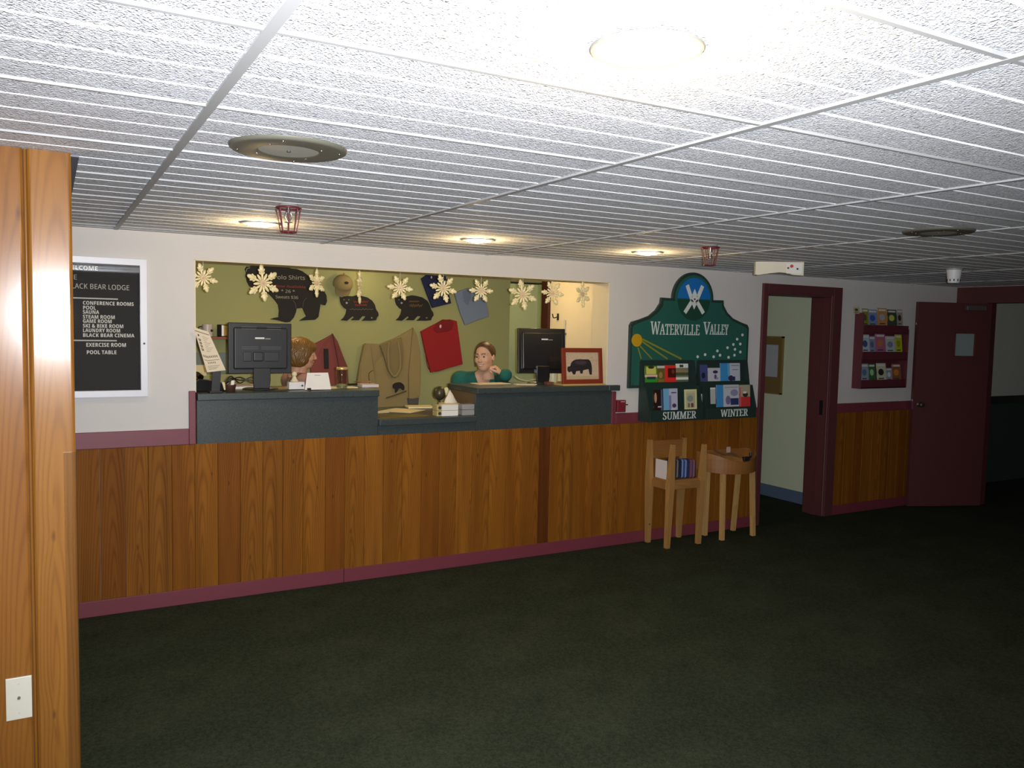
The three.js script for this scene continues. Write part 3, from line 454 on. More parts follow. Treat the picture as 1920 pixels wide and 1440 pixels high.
{ // shelf with mugs
  const a = onZ(366, 630, OW), b = onZ(540, 630, OW), y = 1.625, t = thing('wall_shelf', 'reddish brown wall shelf with mugs behind the paper list', 'shelf', [(a.x + b.x) / 2, y, OW + 0.09]);
  subW(t, 'board', bx(a.x - 0.1, b.x, y - 0.022, y, OW + 0.001, OW + 0.18, 0.003), M(0.24, 0.07, 0.025, 0.5)); subW(t, 'bracket', bx(b.x - 0.05, b.x - 0.03, y - 0.12, y - 0.022, OW + 0.001, OW + 0.14), darkGrey);
  const panel = thing('wall_panel', 'grey blue panel on the office wall under the shelf', 'panel', [(a.x + b.x) / 2, 1.3, OW]); subW(panel, 'board', bx(a.x - 0.1, b.x - 0.35, 1.3, y - 0.14, OW + 0.001, OW + 0.012, 0.002), M(0.17, 0.22, 0.22, 0.7));
  const mug = (px, bodyM, label, mark) => { const p = onZ(px, 628, OW + 0.1), m = thing('coffee_mug', label, 'mug', [p.x, y, OW + 0.1], 'mugs on the office shelf'); sub(m, 'cup', lathe([[0.0001, 0], [0.040, 0], [0.044, 0.004], [0.044, 0.104], [0.041, 0.106], [0.040, 0.10], [0.039, 0.012], [0.0001, 0.01]], 28), bodyM); return m; };
  const m1 = mug(389, M(0.55, 0.5, 0.5, 0.35), 'white mug with dark bear emblem on the shelf'); sub(m1, 'handle', tube([[-0.042, 0.085, 0], [-0.07, 0.08, 0], [-0.072, 0.03, 0], [-0.042, 0.022, 0]], 0.006), blackPlastic); sub(m1, 'emblem', new THREE.SphereGeometry(0.014, 12, 8).scale(1.2, 0.8, 0.25).translate(0.024, 0.052, 0.037), chalkboard);
  const m2 = mug(417, M(0.012, 0.012, 0.02, 0.3), 'black and gold mug on the shelf'); sub(m2, 'band', new THREE.CylinderGeometry(0.0448, 0.0448, 0.09, 24, 1, true, -0.3, 0.45).translate(0, 0.053, 0), M(0.75, 0.73, 0.65, 0.3)); sub(m2, 'band', new THREE.CylinderGeometry(0.0448, 0.0448, 0.09, 24, 1, true, 0.15, 1.1).translate(0, 0.053, 0), M(0.30, 0.22, 0.06, 0.3)); sub(m2, 'handle', tube([[0.042, 0.085, 0], [0.07, 0.08, 0], [0.068, 0.03, 0], [0.042, 0.022, 0]], 0.006), blackPlastic);
  for (const [px, lab] of [[450, 'upturned cream bowl beside the black and gold mug on the shelf'], [484, 'upturned cream bowl on the shelf end toward the big bear']]) { const p = onZ(px, 628, OW + 0.09); solo('white_bowl', lab, 'bowl', lathe([[0.062, 0], [0.06, 0.05], [0.048, 0.085], [0.026, 0.098], [0.0001, 0.1]], 28).translate(p.x, y, OW + 0.095), M(0.72, 0.66, 0.45, 0.4), 'upturned bowls on the office shelf'); }
  const n = onZ(376, 694, OW + 0.02); const nt = thing('yellow_note', 'small yellow note on the wall beneath the grey blue panel', 'note', [n.x, n.y - 0.05, OW]); subW(nt, 'sheet', bx(n.x - 0.045, n.x + 0.05, n.y - 0.05, n.y + 0.045, OW + 0.0125, OW + 0.0145), yellowPaper);
}
{ // coat hook and conduit on the cream side wall
  const p = onX(1047, 594, 4.05), t = thing('coat_hook', 'small black coat hook on the cream side wall', 'hook', [4.05, p.y - 0.04, p.z]); subW(t, 'plate', bx(4.04, 4.05, p.y - 0.03, p.y + 0.03, p.z - 0.012, p.z + 0.012, 0.002), blackPlastic); subW(t, 'prong', tube([[4.04, p.y, p.z], [4.0, p.y - 0.01, p.z], [3.985, p.y + 0.025, p.z]], 0.005), blackPlastic);
  const a = onX(1061, 600, 4.05), c = thing('wall_conduit', 'thin pale conduit running down the cream side wall', 'conduit', [4.04, 1.0, a.z]); subW(c, 'pipe', rod([4.038, 1.0, a.z], [4.038, a.y, a.z], 0.009, 0.009, 10), M(0.6, 0.52, 0.42, 0.5)); for (const y of [1.25, 1.7]) subW(c, 'clip', bx(4.028, 4.05, y, y + 0.02, a.z - 0.016, a.z + 0.016, 0.002), metalGrey);
}
// ------------------------------------------------------------------ things on the raised counters
function monitor(name, label, cx, cz, yaw, tilt, y0, w, h, mats) {
  const t = thing(name, label, 'monitor', [cx, y0, cz], 'desktop monitors seen from behind'); t.rotation.y = yaw; const mid = (mats[1] ? 0.105 : 0.082) + h / 2;
  const pose = (g) => g.rotateX(tilt).translate(0, mid, 0);
  const shell = sub(t, 'back_shell', pose(join([bx(-w / 2, w / 2, -h / 2, h / 2, -0.022, 0.006, 0.006), bx(-w / 2 + 0.03, w / 2 - 0.03, -h / 2 + 0.03, h / 2 - 0.03, 0.0, 0.028, 0.012)])), mats[0]);
  sub(t, 'screen', pose(bx(-w / 2 + 0.015, w / 2 - 0.015, -h / 2 + 0.015, h / 2 - 0.015, -0.024, -0.021)), M(0.02, 0.02, 0.025, 0.2));
  if (mats[1]) { // vents, cover and lettering of the flat charcoal one
    for (const [a, b, c] of [[-0.125, -0.03, 0.125], [0.035, 0.13, 0.125], [-0.125, -0.02, -0.005], [0.0, 0.13, -0.005]]) for (const d of [0, 0.012]) sub(shell, 'vent', pose(bx(a, b, c + d, c + d + 0.005, 0.0275, 0.030, 0.001)), mats[1]);
    sub(t, 'stand_cover', pose(join([bx(-0.115, -0.062, -0.085, -0.022, 0.027, 0.036, 0.006), bx(-0.055, 0.012, -0.085, -0.022, 0.027, 0.045, 0.02), bx(0.02, 0.115, -0.085, -0.022, 0.027, 0.036, 0.006)])), mats[2]);
  }
  sub(shell, 'maker_mark', pose(bx(mats[1] ? -0.04 : -0.01, mats[1] ? 0.02 : 0.045, mats[1] ? 0.062 : 0.085, mats[1] ? 0.073 : 0.096, 0.028, 0.0288)), M(0.75, 0.75, 0.75, 0.5)); sub(shell, 'label_sticker', pose(bx(mats[1] ? 0.025 : 0.05, mats[1] ? 0.06 : 0.085, mats[1] ? 0.06 : 0.083, mats[1] ? 0.068 : 0.09, 0.028, 0.0286)), M(0.25, 0.25, 0.25, 0.6));
  sub(t, 'neck', join([extr([[-0.045, 0.01], [0.045, 0.01], [0.052, 0.06], [0.05, 0.14], [-0.05, 0.14], [-0.052, 0.06]], 0.02, 0.004).translate(0, 0, 0.03)]), mats[0]); sub(t, 'foot', lathe([[0.0001, 0], [0.115, 0], [0.115, 0.006], [0.1, 0.012], [0.0001, 0.018]], 40).scale(1, 1, 0.8).translate(0, 0, 0.0), mats[0]);
  return t;
}
monitor('computer_monitor', 'charcoal flat monitor seen square from behind on the long raised counter', 1.222, -0.20, 0.0, 0.0, TOPH, 0.41, 0.335, [charcoal, M(0.10, 0.105, 0.11, 0.4), M(0.035, 0.037, 0.042, 0.4)]);
monitor('computer_monitor', 'glossy black monitor turned and tilted beside the framed bear picture', 3.44, -0.26, -0.22, -0.10, TOPH, 0.40, 0.36, [MP(0.008, 0.008, 0.009, 0.28, { clearcoat: 0.6, clearcoatRoughness: 0.15 })]);
{ // leaning price list on a black stand, telephone
  const z = 0.0, q = pxPts([[360, 613], [388, 622], [423, 694], [388, 698]], z), t = thing('price_list', 'long cream printed list leaning on a black stand', 'price list', [onZ(400, 727, z).x, TOPH, -0.02]);
  const tex = canvasTex(256, 640, (g, w, h) => { g.fillStyle = '#e9d9bd'; g.fillRect(0, 0, w, h); g.fillStyle = '#8c8470'; g.fillRect(10, 40, 236, 14); g.fillStyle = '#2c2a24'; g.font = 'bold 50px sans-serif'; g.beginPath(); g.arc(48, 100, 14, 0, 7); g.fill(); for (let i = 0; i < 4; i++) { g.fillRect(24, 152 + i * 46, 44, 12); g.fillRect(30, 170 + i * 46, 34, 12); } g.fillStyle = '#9a8c78'; for (let i = 0; i < 9; i++) g.fillRect(110, 100 + i * 26, 110 - (i % 3) * 26, 6); g.fillStyle = '#6d604c'; for (let i = 0; i < 9; i++) g.fillRect(24 + i * 24, 380, 12, 34); g.fillRect(20, 450, 216, 8); for (let i = 0; i < 5; i++) g.fillRect(70 + i * 22, 480, 10, 28); for (let i = 0; i < 3; i++) g.fillRect(40, 545 + i * 24, 170 - i * 30, 6); });
  const g = new THREE.BoxGeometry(1, 1, 0.004), p = g.attributes.position; for (let i = 0; i < p.count; i++) { const u = p.getX(i) + 0.5, v = 0.5 - p.getY(i), a = [q[0][0] + (q[1][0] - q[0][0]) * u, q[0][1] + (q[1][1] - q[0][1]) * u], b = [q[3][0] + (q[2][0] - q[3][0]) * u, q[3][1] + (q[2][1] - q[3][1]) * u]; p.setXYZ(i, a[0] + (b[0] - a[0]) * v, a[1] + (b[1] - a[1]) * v, 0.055 - 0.05 * v + (p.getZ(i))); } g.computeVertexNormals();
  subW(t, 'sheet', g, M(1, 1, 1, 0.8, { map: tex })); const s0 = onZ(407, 697, 0), s1 = onZ(404, 727, 0);
  subW(t, 'stand', join([bar([s1.x, TOPH + 0.012, 0.0], [s0.x, s0.y + 0.03, 0.0], 0.05, 0.012), bx(s1.x - 0.04, s1.x + 0.04, TOPH, TOPH + 0.012, -0.05, 0.03, 0.004)]), blackPlastic, 'black plastic stand');
  const f = onZ(385, 716, -0.16), ph = thing('telephone', 'black desk telephone at the end of the long raised counter', 'telephone', [f.x, TOPH + 0.007, -0.2]); ph.rotation.y = 0.25;
  sub(ph, 'body', extr([[-0.10, 0], [0.10, 0], [0.10, 0.02], [0.06, 0.05], [-0.07, 0.07], [-0.10, 0.05]], 0.17, 0.006, false).translate(0, 0, -0.085), blackPlastic); sub(ph, 'handset', tube([[-0.06, 0.085, 0.09], [-0.05, 0.098, 0.0], [-0.06, 0.085, -0.09]], 0.018, 20, 10), blackPlastic); sub(ph, 'display', bx(0.0, 0.06, 0.052, 0.056, -0.05, 0.0, 0.001).rotateZ(-0.25), M(0.25, 0.26, 0.24, 0.3)); for (let i = 0; i < 12; i++) sub(ph, 'key', bx(0.0 + (i % 3) * 0.02, 0.014 + (i % 3) * 0.02, 0.046, 0.05, 0.012 + Math.floor(i / 3) * 0.016, 0.022 + Math.floor(i / 3) * 0.016, 0.001).rotateZ(-0.25).translate(0, 0.006, 0), darkGrey);
  const b = onZ(424, 720, -0.09), c = thing('pen_basket', 'small dark wire basket beside the price list', 'basket', [b.x + 0.02, TOPH, -0.07]); sub(c, 'bowl', lathe([[0.0001, 0], [0.03, 0], [0.038, 0.045], [0.036, 0.045], [0.028, 0.004], [0.0001, 0.004]], 20), M(0.07, 0.03, 0.02, 0.5)); sub(c, 'slip', bar([-0.03, 0.012, 0.01], [-0.045, 0.062, 0.02], 0.016, 0.003), yellowPaper); sub(c, 'slip', bar([0.01, 0.012, 0.0], [0.02, 0.07, -0.01], 0.02, 0.003), paper);
  const w0 = onZ(435, 716, -0.35), cab = thing('monitor_cable', 'tangled dark cables behind the charcoal monitor', 'cable', [w0.x, TOPH, -0.38]); for (let k = 0; k < 3; k++) sub(cab, 'cable', tube([[-0.06, 0.006, 0.02 * k], [-0.01, 0.05 + 0.015 * k, 0.03], [0.06, 0.07 - 0.02 * k, -0.01], [0.14, 0.03 + 0.02 * k, 0.0], [0.22, 0.008, 0.02]], 0.004), blackPlastic);
}
function sheet(name, label, cat, px, y, wpx, dz, mat, h = 0.002, turn = 0, group) { const p = onY(px[0], px[1], y), w = wpx * 0.0040; return solo(name, label, cat, new RoundedBoxGeometry(w, h, dz, 1, Math.min(0.0009, h / 3)).rotateY(turn).translate(p.x, y + h / 2, p.z), mat, group); }
sheet('paper_stack', 'stack of white papers in front of the charcoal monitor', 'papers', [460, 728], TOPH, 50, 0.09, paper, 0.014, 0.03); sheet('magazine', 'pinkish magazine on the white paper stack', 'magazine', [452, 722], TOPH + 0.0145, 40, 0.08, M(0.42, 0.28, 0.25, 0.7), 0.006, -0.1);
sheet('yellow_pad', 'yellow pad before the white card stand', 'paper pad', [622, 727], TOPH, 85, 0.12, yellowPaper, 0.005, 0.04); sheet('desk_blotter', 'brown blotter between monitor foot and card stand', 'blotter', [545, 727], TOPH, 60, 0.14, M(0.28, 0.20, 0.06, 0.7), 0.004, 0.0);
sheet('book', 'pale book with pink cover at the counter corner by the low section', 'book', [690, 725], TOPH, 30, 0.13, M(0.62, 0.55, 0.55, 0.7), 0.02, -0.06); sheet('leaflet', 'brown leaflet lying on the pale book', 'leaflet', [683, 716], TOPH + 0.0205, 26, 0.1, M(0.35, 0.18, 0.09, 0.7), 0.004, 0.15);
{
  const p = onZ(556, 718, -0.10), b = thing('card_box', 'small white box under the cream figurine', 'box', [p.x, TOPH + 0.0045, -0.12]); sub(b, 'box', bx(-0.052, 0.052, 0, 0.048, -0.03, 0.03, 0.002), M(0.75, 0.72, 0.70, 0.6)); sub(b, 'mark', disc(0.007, 0.002, 12).translate(0.036, 0.024, 0.0302), darkGrey);
  const f = thing('figurine', 'cream bell shaped figurine standing on a white box', 'figurine', [p.x - 0.01, TOPH + 0.053, -0.12]), cr = M(0.72, 0.66, 0.42, 0.35); sub(f, 'skirt', lathe([[0.0001, 0], [0.026, 0], [0.027, 0.006], [0.018, 0.018], [0.013, 0.03], [0.011, 0.036]], 24), cr); sub(f, 'head', lathe([[0.008, 0.034], [0.016, 0.042], [0.018, 0.054], [0.012, 0.066], [0.0001, 0.069]], 24), cr);
  const q = onZ(597, 722, -0.02), s = thing('card_stand', 'white trapezoid card stand on the long raised counter', 'card stand', [q.x, TOPH + 0.0055, -0.03]); sub(s, 'card', extr([[-0.088, 0], [0.088, 0], [0.074, 0.112], [-0.066, 0.112]], 0.003, 0.001).rotateX(-0.22), paper); sub(s, 'back_leg', extr([[-0.05, 0], [0.05, 0], [0.045, 0.105], [-0.045, 0.105]], 0.003).rotateX(0.35).translate(0, 0, -0.062), paper); sub(s, 'print_line', bx(-0.02, 0.022, 0.094, 0.098, 0.0038, 0.0046).rotateX(-0.22), M(0.35, 0.34, 0.34, 0.8)); sub(s, 'clip', bx(-0.075, -0.05, 0.0, 0.012, 0.004, 0.018, 0.002), blackPlastic);
  const j = onZ(641, 722, -0.16), jar = thing('glass_jar', 'tall clear glass jar with gold lid on the raised counter', 'jar', [j.x, TOPH, -0.16]); sub(jar, 'glass', lathe([[0.0001, 0], [0.036, 0], [0.039, 0.004], [0.039, 0.125], [0.035, 0.13], [0.034, 0.124], [0.036, 0.12], [0.036, 0.006], [0.0001, 0.004]], 28), MP(0.9, 0.92, 0.88, 0.05, { transmission: 1, thickness: 0, ior: 1.45 })); sub(jar, 'contents', lathe([[0.0001, 0.006], [0.033, 0.006], [0.033, 0.03], [0.0001, 0.034]], 20), M(0.35, 0.3, 0.16, 0.8)); sub(jar, 'lid', lathe([[0.0001, 0.148], [0.036, 0.147], [0.041, 0.143], [0.041, 0.13], [0.036, 0.13]], 28), M(0.62, 0.46, 0.18, 0.35, { metalness: 0.4 }));
  const pe = onY(664, 719, TOPH + 0.012), pen = thing('pen', 'black pen lying beside the glass jar', 'pen', [pe.x, TOPH, pe.z]); sub(pen, 'barrel', rod([-0.06, 0.007, 0.01], [0.05, 0.007, -0.01], 0.006), blackPlastic); sub(pen, 'tip', rod([0.05, 0.007, -0.01], [0.068, 0.007, -0.0133], 0.005, 0.001), chrome);
}
{ // low counter
  const yp = (n, label, px, w, d, turn, h, y = LOWH) => sheet('yellow_paper', label, 'paper', px, y, w, d, yellowPaper, h, turn, 'yellow papers on the low counter');
  yp(0, 'flat yellow sheet spread out on the low counter', [755, 770], 62, 0.26, 0.7, 0.003); yp(1, 'rolled-back yellow sheet at the rear of the low counter', [787, 764], 52, 0.16, -0.2, 0.012, LOWH + 0.0035); yp(2, 'narrow yellow slip beside the end of the long raised counter', [712, 773], 26, 0.1, 0.2, 0.003);
  sheet('desk_mat', 'brown desk mat at the front of the low counter', 'desk mat', [752, 780], LOWH, 90, 0.14, M(0.20, 0.145, 0.03, 0.7), 0.003, 0.02);
  const bX = onZ(838, 782, -0.02), card = thing('card_pack', 'two stacked packs of white cards on the low counter', 'card pack', [bX.x, LOWH, -0.05]); for (let k = 0; k < 2; k++) { sub(card, 'pack', bx(-0.045, 0.085, 0.001 + k * 0.041, 0.040 + k * 0.041, -0.035, 0.04, 0.002), paper); sub(card, 'end_label', bx(-0.0855, -0.045, 0.001 + k * 0.041, 0.040 + k * 0.041, -0.035, 0.04, 0.002), M(0.5, 0.42, 0.18, 0.7)); sub(card, 'dot', disc(0.012, 0.003, 16).translate(-0.062, 0.021 + k * 0.041, 0.0405), darkGrey); }
  const gX = onZ(874, 782, -0.02), gr = thing('card_pack', 'grey boxed card packs next to the white packs', 'card pack', [gX.x + 0.012, LOWH, -0.05]); for (let k = 0; k < 2; k++) sub(gr, 'pack', bx(-0.05, 0.05, 0.001 + k * 0.041, 0.040 + k * 0.041, -0.035, 0.04, 0.002), M(0.30, 0.30, 0.29, 0.6));
  const tp = onZ(843, 764, -0.2), ti = thing('tissue_box', 'white tissues standing from a box behind the card packs', 'tissues', [tp.x, LOWH, -0.22]); sub(ti, 'box', bx(-0.06, 0.07, 0, 0.075, -0.05, 0.05, 0.004), M(0.6, 0.5, 0.25, 0.7)); const tg = new THREE.ConeGeometry(0.062, 0.10, 9, 6, true), pp = tg.attributes.position; for (let i = 0; i < pp.count; i++) { const n = 1 + 0.5 * (vnoise(pp.getX(i) * 50 + 9, pp.getY(i) * 30, 61) - 0.5); pp.setXYZ(i, pp.getX(i) * n + 0.01, pp.getY(i) + 0.122, pp.getZ(i) * n * 0.5); } tg.computeVertexNormals(); sub(ti, 'tissue', tg, M(0.8, 0.74, 0.62, 0.9, { side: THREE.DoubleSide }));
  const lp = onZ(829, 760, -0.42), la = thing('desk_lamp', 'small dark desk lamp with round shade behind the tissues', 'lamp', [lp.x - 0.012, LOWH, -0.42]); sub(la, 'base', lathe([[0.0001, 0], [0.05, 0], [0.05, 0.01], [0.0001, 0.018]], 24), blackPlastic); sub(la, 'stem', tube([[0, 0.014, 0], [-0.01, 0.06, 0], [-0.005, 0.10, 0]], 0.007), blackPlastic); sub(la, 'shade', new THREE.SphereGeometry(0.052, 24, 16).scale(0.95, 1.05, 0.95).translate(-0.012, 0.13, 0), M(0.05, 0.045, 0.02, 0.35)); sub(la, 'reflector', new THREE.SphereGeometry(0.03, 18, 12).scale(0.8, 1.1, 0.8).translate(0.035, 0.145, 0.02), M(0.75, 0.68, 0.35, 0.3), 'pale round reflector');
}
{ // right raised counter
  sheet('paper_sheet', 'long cream sheet under the clerk in green', 'papers', [920, 719.5], TOPH, 72, 0.14, M(0.80, 0.70, 0.48, 0.8), 0.004, 0.05); sheet('paper_sheet', 'cream sheet at the foot of the black monitor', 'papers', [985, 721], TOPH, 44, 0.06, M(0.78, 0.70, 0.50, 0.8), 0.006, -0.05);
  const a = onZ(1053, 654, -0.10), b = onZ(1133, 720, -0.10), cx = (onZ(1054, 690, -0.0).x + onZ(1132, 690, -0.0).x) / 2, w = 0.375, h = 0.275, t = thing('picture_frame', 'red brown framed bear picture on the raised counter', 'picture', [cx, TOPH + 0.016, -0.01]);
  const q = (g) => g.rotateX(-0.10); const fr = M(0.23, 0.035, 0.015, 0.4);
  sub(t, 'frame', q(extr([[-w / 2, 0], [w / 2, 0], [w / 2, h], [-w / 2, h]], 0.016, 0.003, false, [[[-w / 2 + 0.028, 0.028], [-w / 2 + 0.028, h - 0.028], [w / 2 - 0.028, h - 0.028], [w / 2 - 0.028, 0.028]]])), fr);
  const tex = canvasTex(512, 350, (g, W, Hh) => { g.fillStyle = '#d8bfa2'; g.fillRect(0, 0, W, Hh); g.fillStyle = '#8f7f66'; for (let i = 0; i < 220; i++) { const x = rnd() * W, y = rnd() * Hh * 0.42; g.fillRect(x, y, 2 + rnd() * 9, 1 + rnd() * 4); } for (let i = 0; i < 60; i++) g.fillRect(W * 0.78 + rnd() * W * 0.2, Hh * 0.2 + rnd() * Hh * 0.5, 3 + rnd() * 7, 2); g.fillStyle = '#2c2528'; g.beginPath(); g.moveTo(40, 190); g.bezierCurveTo(60, 170, 80, 200, 90, 150); g.bezierCurveTo(130, 70, 260, 100, 330, 95); g.bezierCurveTo(390, 90, 400, 150, 405, 200); g.lineTo(400, 285); g.lineTo(368, 285); g.lineTo(350, 215); g.lineTo(270, 230); g.lineTo(262, 270); g.lineTo(228, 270); g.lineTo(222, 235); g.lineTo(168, 240); g.lineTo(150, 280); g.lineTo(118, 278); g.lineTo(98, 240); g.lineTo(60, 255); g.lineTo(36, 230); g.closePath(); g.fill(); g.fillStyle = '#4a3a48'; g.beginPath(); g.ellipse(240, 135, 90, 24, 0, 0, 7); g.fill(); g.fillStyle = '#c9b48c'; g.fillRect(0, 300, W, 50); });
  sub(t, 'picture', q(new THREE.PlaneGeometry(w - 0.05, h - 0.05).translate(0, h / 2, 0.006)), M(1, 1, 1, 0.6, { map: tex })); sub(t, 'glass', q(bx(-w / 2 + 0.026, w / 2 - 0.026, 0.026, h - 0.026, 0.010, 0.0115)), glassPane); sub(t, 'strut', bar([0, 0.003, -0.12], [0, 0.2, -0.02], 0.05, 0.005), darkGrey);
  solo('wooden_ledge', 'pale wooden strip under the framed bear picture', 'ledge', bx(cx - 0.2, cx + 0.192, TOPH, TOPH + 0.0145, -0.15, 0.03, 0.003), M(0.55, 0.36, 0.13, 0.5));
  const r = onY(1028, 721, TOPH), rb = thing('trinket_box', 'small red brown box at the foot of the black monitor', 'box', [r.x, TOPH, r.z + 0.01]); sub(rb, 'box', bx(-0.03, 0.03, 0, 0.016, -0.025, 0.025, 0.003), M(0.17, 0.06, 0.04, 0.5)); sub(rb, 'lid', bx(-0.032, 0.032, 0.016, 0.022, -0.027, 0.027, 0.003), M(0.2, 0.075, 0.05, 0.5));
  const m = onZ(1039, 716, -0.34), cup = thing('cream_mug', 'cream mug half hidden under the black monitor', 'mug', [m.x, TOPH, -0.36]); sub(cup, 'cup', lathe([[0.0001, 0], [0.034, 0], [0.038, 0.004], [0.04, 0.085], [0.037, 0.085], [0.035, 0.01], [0.0001, 0.008]], 24), M(0.72, 0.68, 0.40, 0.35)); sub(cup, 'handle', tube([[-0.036, 0.07, 0], [-0.062, 0.062, 0], [-0.06, 0.026, 0], [-0.036, 0.02, 0]], 0.005), M(0.72, 0.68, 0.40, 0.35));
  const cb = onZ(985, 708, -0.42), cable = thing('monitor_cable', 'pale cable looping left of the black monitor foot', 'cable', [cb.x, TOPH, -0.45]); sub(cable, 'cable', tube([[-0.08, 0.05, 0], [-0.05, 0.025, 0.02], [0.02, 0.012, 0.03], [0.1, 0.02, 0.02], [0.16, 0.008, 0.0]], 0.005), M(0.55, 0.52, 0.3, 0.5));
}

// ------------------------------------------------------------------ carved green sign with brochure boxes
const signEdge = M(0.020, 0.045, 0.036, 0.5), signGreen = MP(0.020, 0.115, 0.088, 0.45, { clearcoat: 0.2 }), boxGreen = M(0.016, 0.036, 0.030, 0.5), signWhite = M(0.72, 0.78, 0.76, 0.5);
{
  const cx = 4.752, t = thing('carved_sign', 'green carved resort sign with round windmill logo and white lettering', 'sign', [cx, 1.288, 0]);
  const half = (s, o) => { // outline of the right half from bottom to top, inset by o
    const P = [[0.652 - o, 1.288 + o], [0.652 - o, 1.795 - o * 0.5], [0.635 - o, 1.822 - o], [0.56, 1.842 - o], [0.46 - o * 0.3, 1.875 - o], [0.39 - o * 0.6, 1.925 - o], [0.345 - o, 1.985 - o], [0.34 - o, 2.028 - o], [0.218 - o, 2.028 - o]];
    const R = 0.222 - o, yc = 2.028; for (let k = 0; k <= 12; k++) { const a = k / 12 * Math.PI / 2; P.push([R * Math.cos(a), yc + R * Math.sin(a)]); } return P.map(([x, y]) => [cx + s * x, y]);
  };
  const outline = (o) => [...half(1, o), ...half(-1, o).reverse().slice(1)];
  subW(t, 'back_board', extr(outline(0), 0.022, 0.003).translate(0, 0, 0.004), signEdge, 'dark green edged board'); const gface = subW(t, 'green_face', extr(outline(0.022), 0.006, 0.001).translate(0, 0, 0.026), signGreen);
  const yc = 2.028, R = 0.178, z = 0.034; const cirU = new THREE.Shape(); cirU.absarc(0, 0, R, 0.02, Math.PI - 0.02); const cirD = new THREE.Shape(); cirD.absarc(0, 0, R, Math.PI + 0.02, Math.PI * 2 - 0.02);
  const ex = (s, d = 0.004) => new THREE.ExtrudeGeometry(s, { depth: d, bevelEnabled: false, curveSegments: 32 });
  subW(gface, 'logo_sky', ex(cirU).translate(cx, yc - 0.0, z), M(0.010, 0.16, 0.50, 0.5), 'bright blue half disc'); subW(gface, 'logo_hill', ex(cirD).translate(cx, yc - 0.0, z), M(0.010, 0.062, 0.036, 0.5));
  const blade = (x0, y0, x1, y1, w) => { const dx = x1 - x0, dy = y1 - y0, L = Math.hypot(dx, dy), nx = -dy / L * w / 2, ny = dx / L * w / 2; return extr([[x0 + nx, y0 + ny], [x1 + nx, y1 + ny], [x1 - nx, y1 - ny], [x0 - nx, y0 - ny]], 0.004); };
  const lz = z + 0.005, lw = 0.034; for (const g of [blade(-0.085, 0.115, -0.03, 0.0, lw), blade(0.085, 0.115, 0.03, 0.0, lw), blade(-0.10, -0.115, -0.02, -0.01, lw), blade(0.105, -0.115, 0.02, -0.01, lw), extr([[0, 0.085], [0.045, 0.0], [0, -0.085], [-0.045, 0.0]], 0.004)]) subW(gface, 'logo_blade', g.translate(cx, yc + 0.0, lz), signWhite); subW(gface, 'logo_hub', disc(0.008, 0.006, 14).translate(cx, yc - 0.0, lz + 0.004), darkMaroon);
  const tw = (s, x0, x1, y, h) => subW(gface, 'lettering', text(s, fontSerif, x1 - x0, h, 0.004).translate((x0 + x1) / 2, y, z), signWhite);
  const P = (px, py) => onZ(px, py, z); const wl = P(1219, 627), wr = P(1311, 627), vl = P(1318, 627), vr = P(1365, 628); const hh = 0.095;
  { const w0 = wl.x, w1 = P(1237, 627).x; tw('W', w0, w1, wl.y, hh * 1.12); tw('ATERVILLE', w1 - 0.002, wr.x, wl.y, hh * 0.93); const v1 = P(1331, 627).x; tw('V', vl.x, v1, vl.y, hh * 1.12); tw('ALLEY', v1 - 0.004, vr.x, vl.y, hh * 0.93); }
  const sc = P(1194, 638); subW(gface, 'sun', disc(0.052, 0.006, 28).translate(sc.x, sc.y, z + 0.001), M(0.56, 0.33, 0.01, 0.5), 'yellow sun disc');
  const ray2 = (a, b, w) => { const p = P(...a), q = P(...b); subW(gface, 'sun_ray', blade(p.x, p.y, q.x, q.y, w).translate(0, 0, z), M(0.24, 0.25, 0.03, 0.5)); }; ray2([1204, 636], [1277, 673], 0.016); ray2([1203, 640], [1251, 673], 0.014); ray2([1200, 649], [1222, 673], 0.011); ray2([1196, 652], [1202, 673], 0.010);
  for (const [x, y] of [[1392, 628], [1382, 636], [1388, 645], [1375, 646], [1364, 652], [1378, 655], [1388, 660], [1345, 658], [1350, 666], [1377, 666], [1366, 670], [1322, 665], [1338, 669], [1308, 669]]) { const p = P(x, y); subW(gface, 'snow_dot', disc(0.0125, 0.005, 14).translate(p.x, p.y, z), signWhite); }
  for (const [x, y] of [[1184, 613], [1186, 721], [1393, 620]]) { const p = P(x, y); subW(t, 'screw', disc(0.005, 0.004, 10).translate(p.x, p.y, z), chrome); }
}
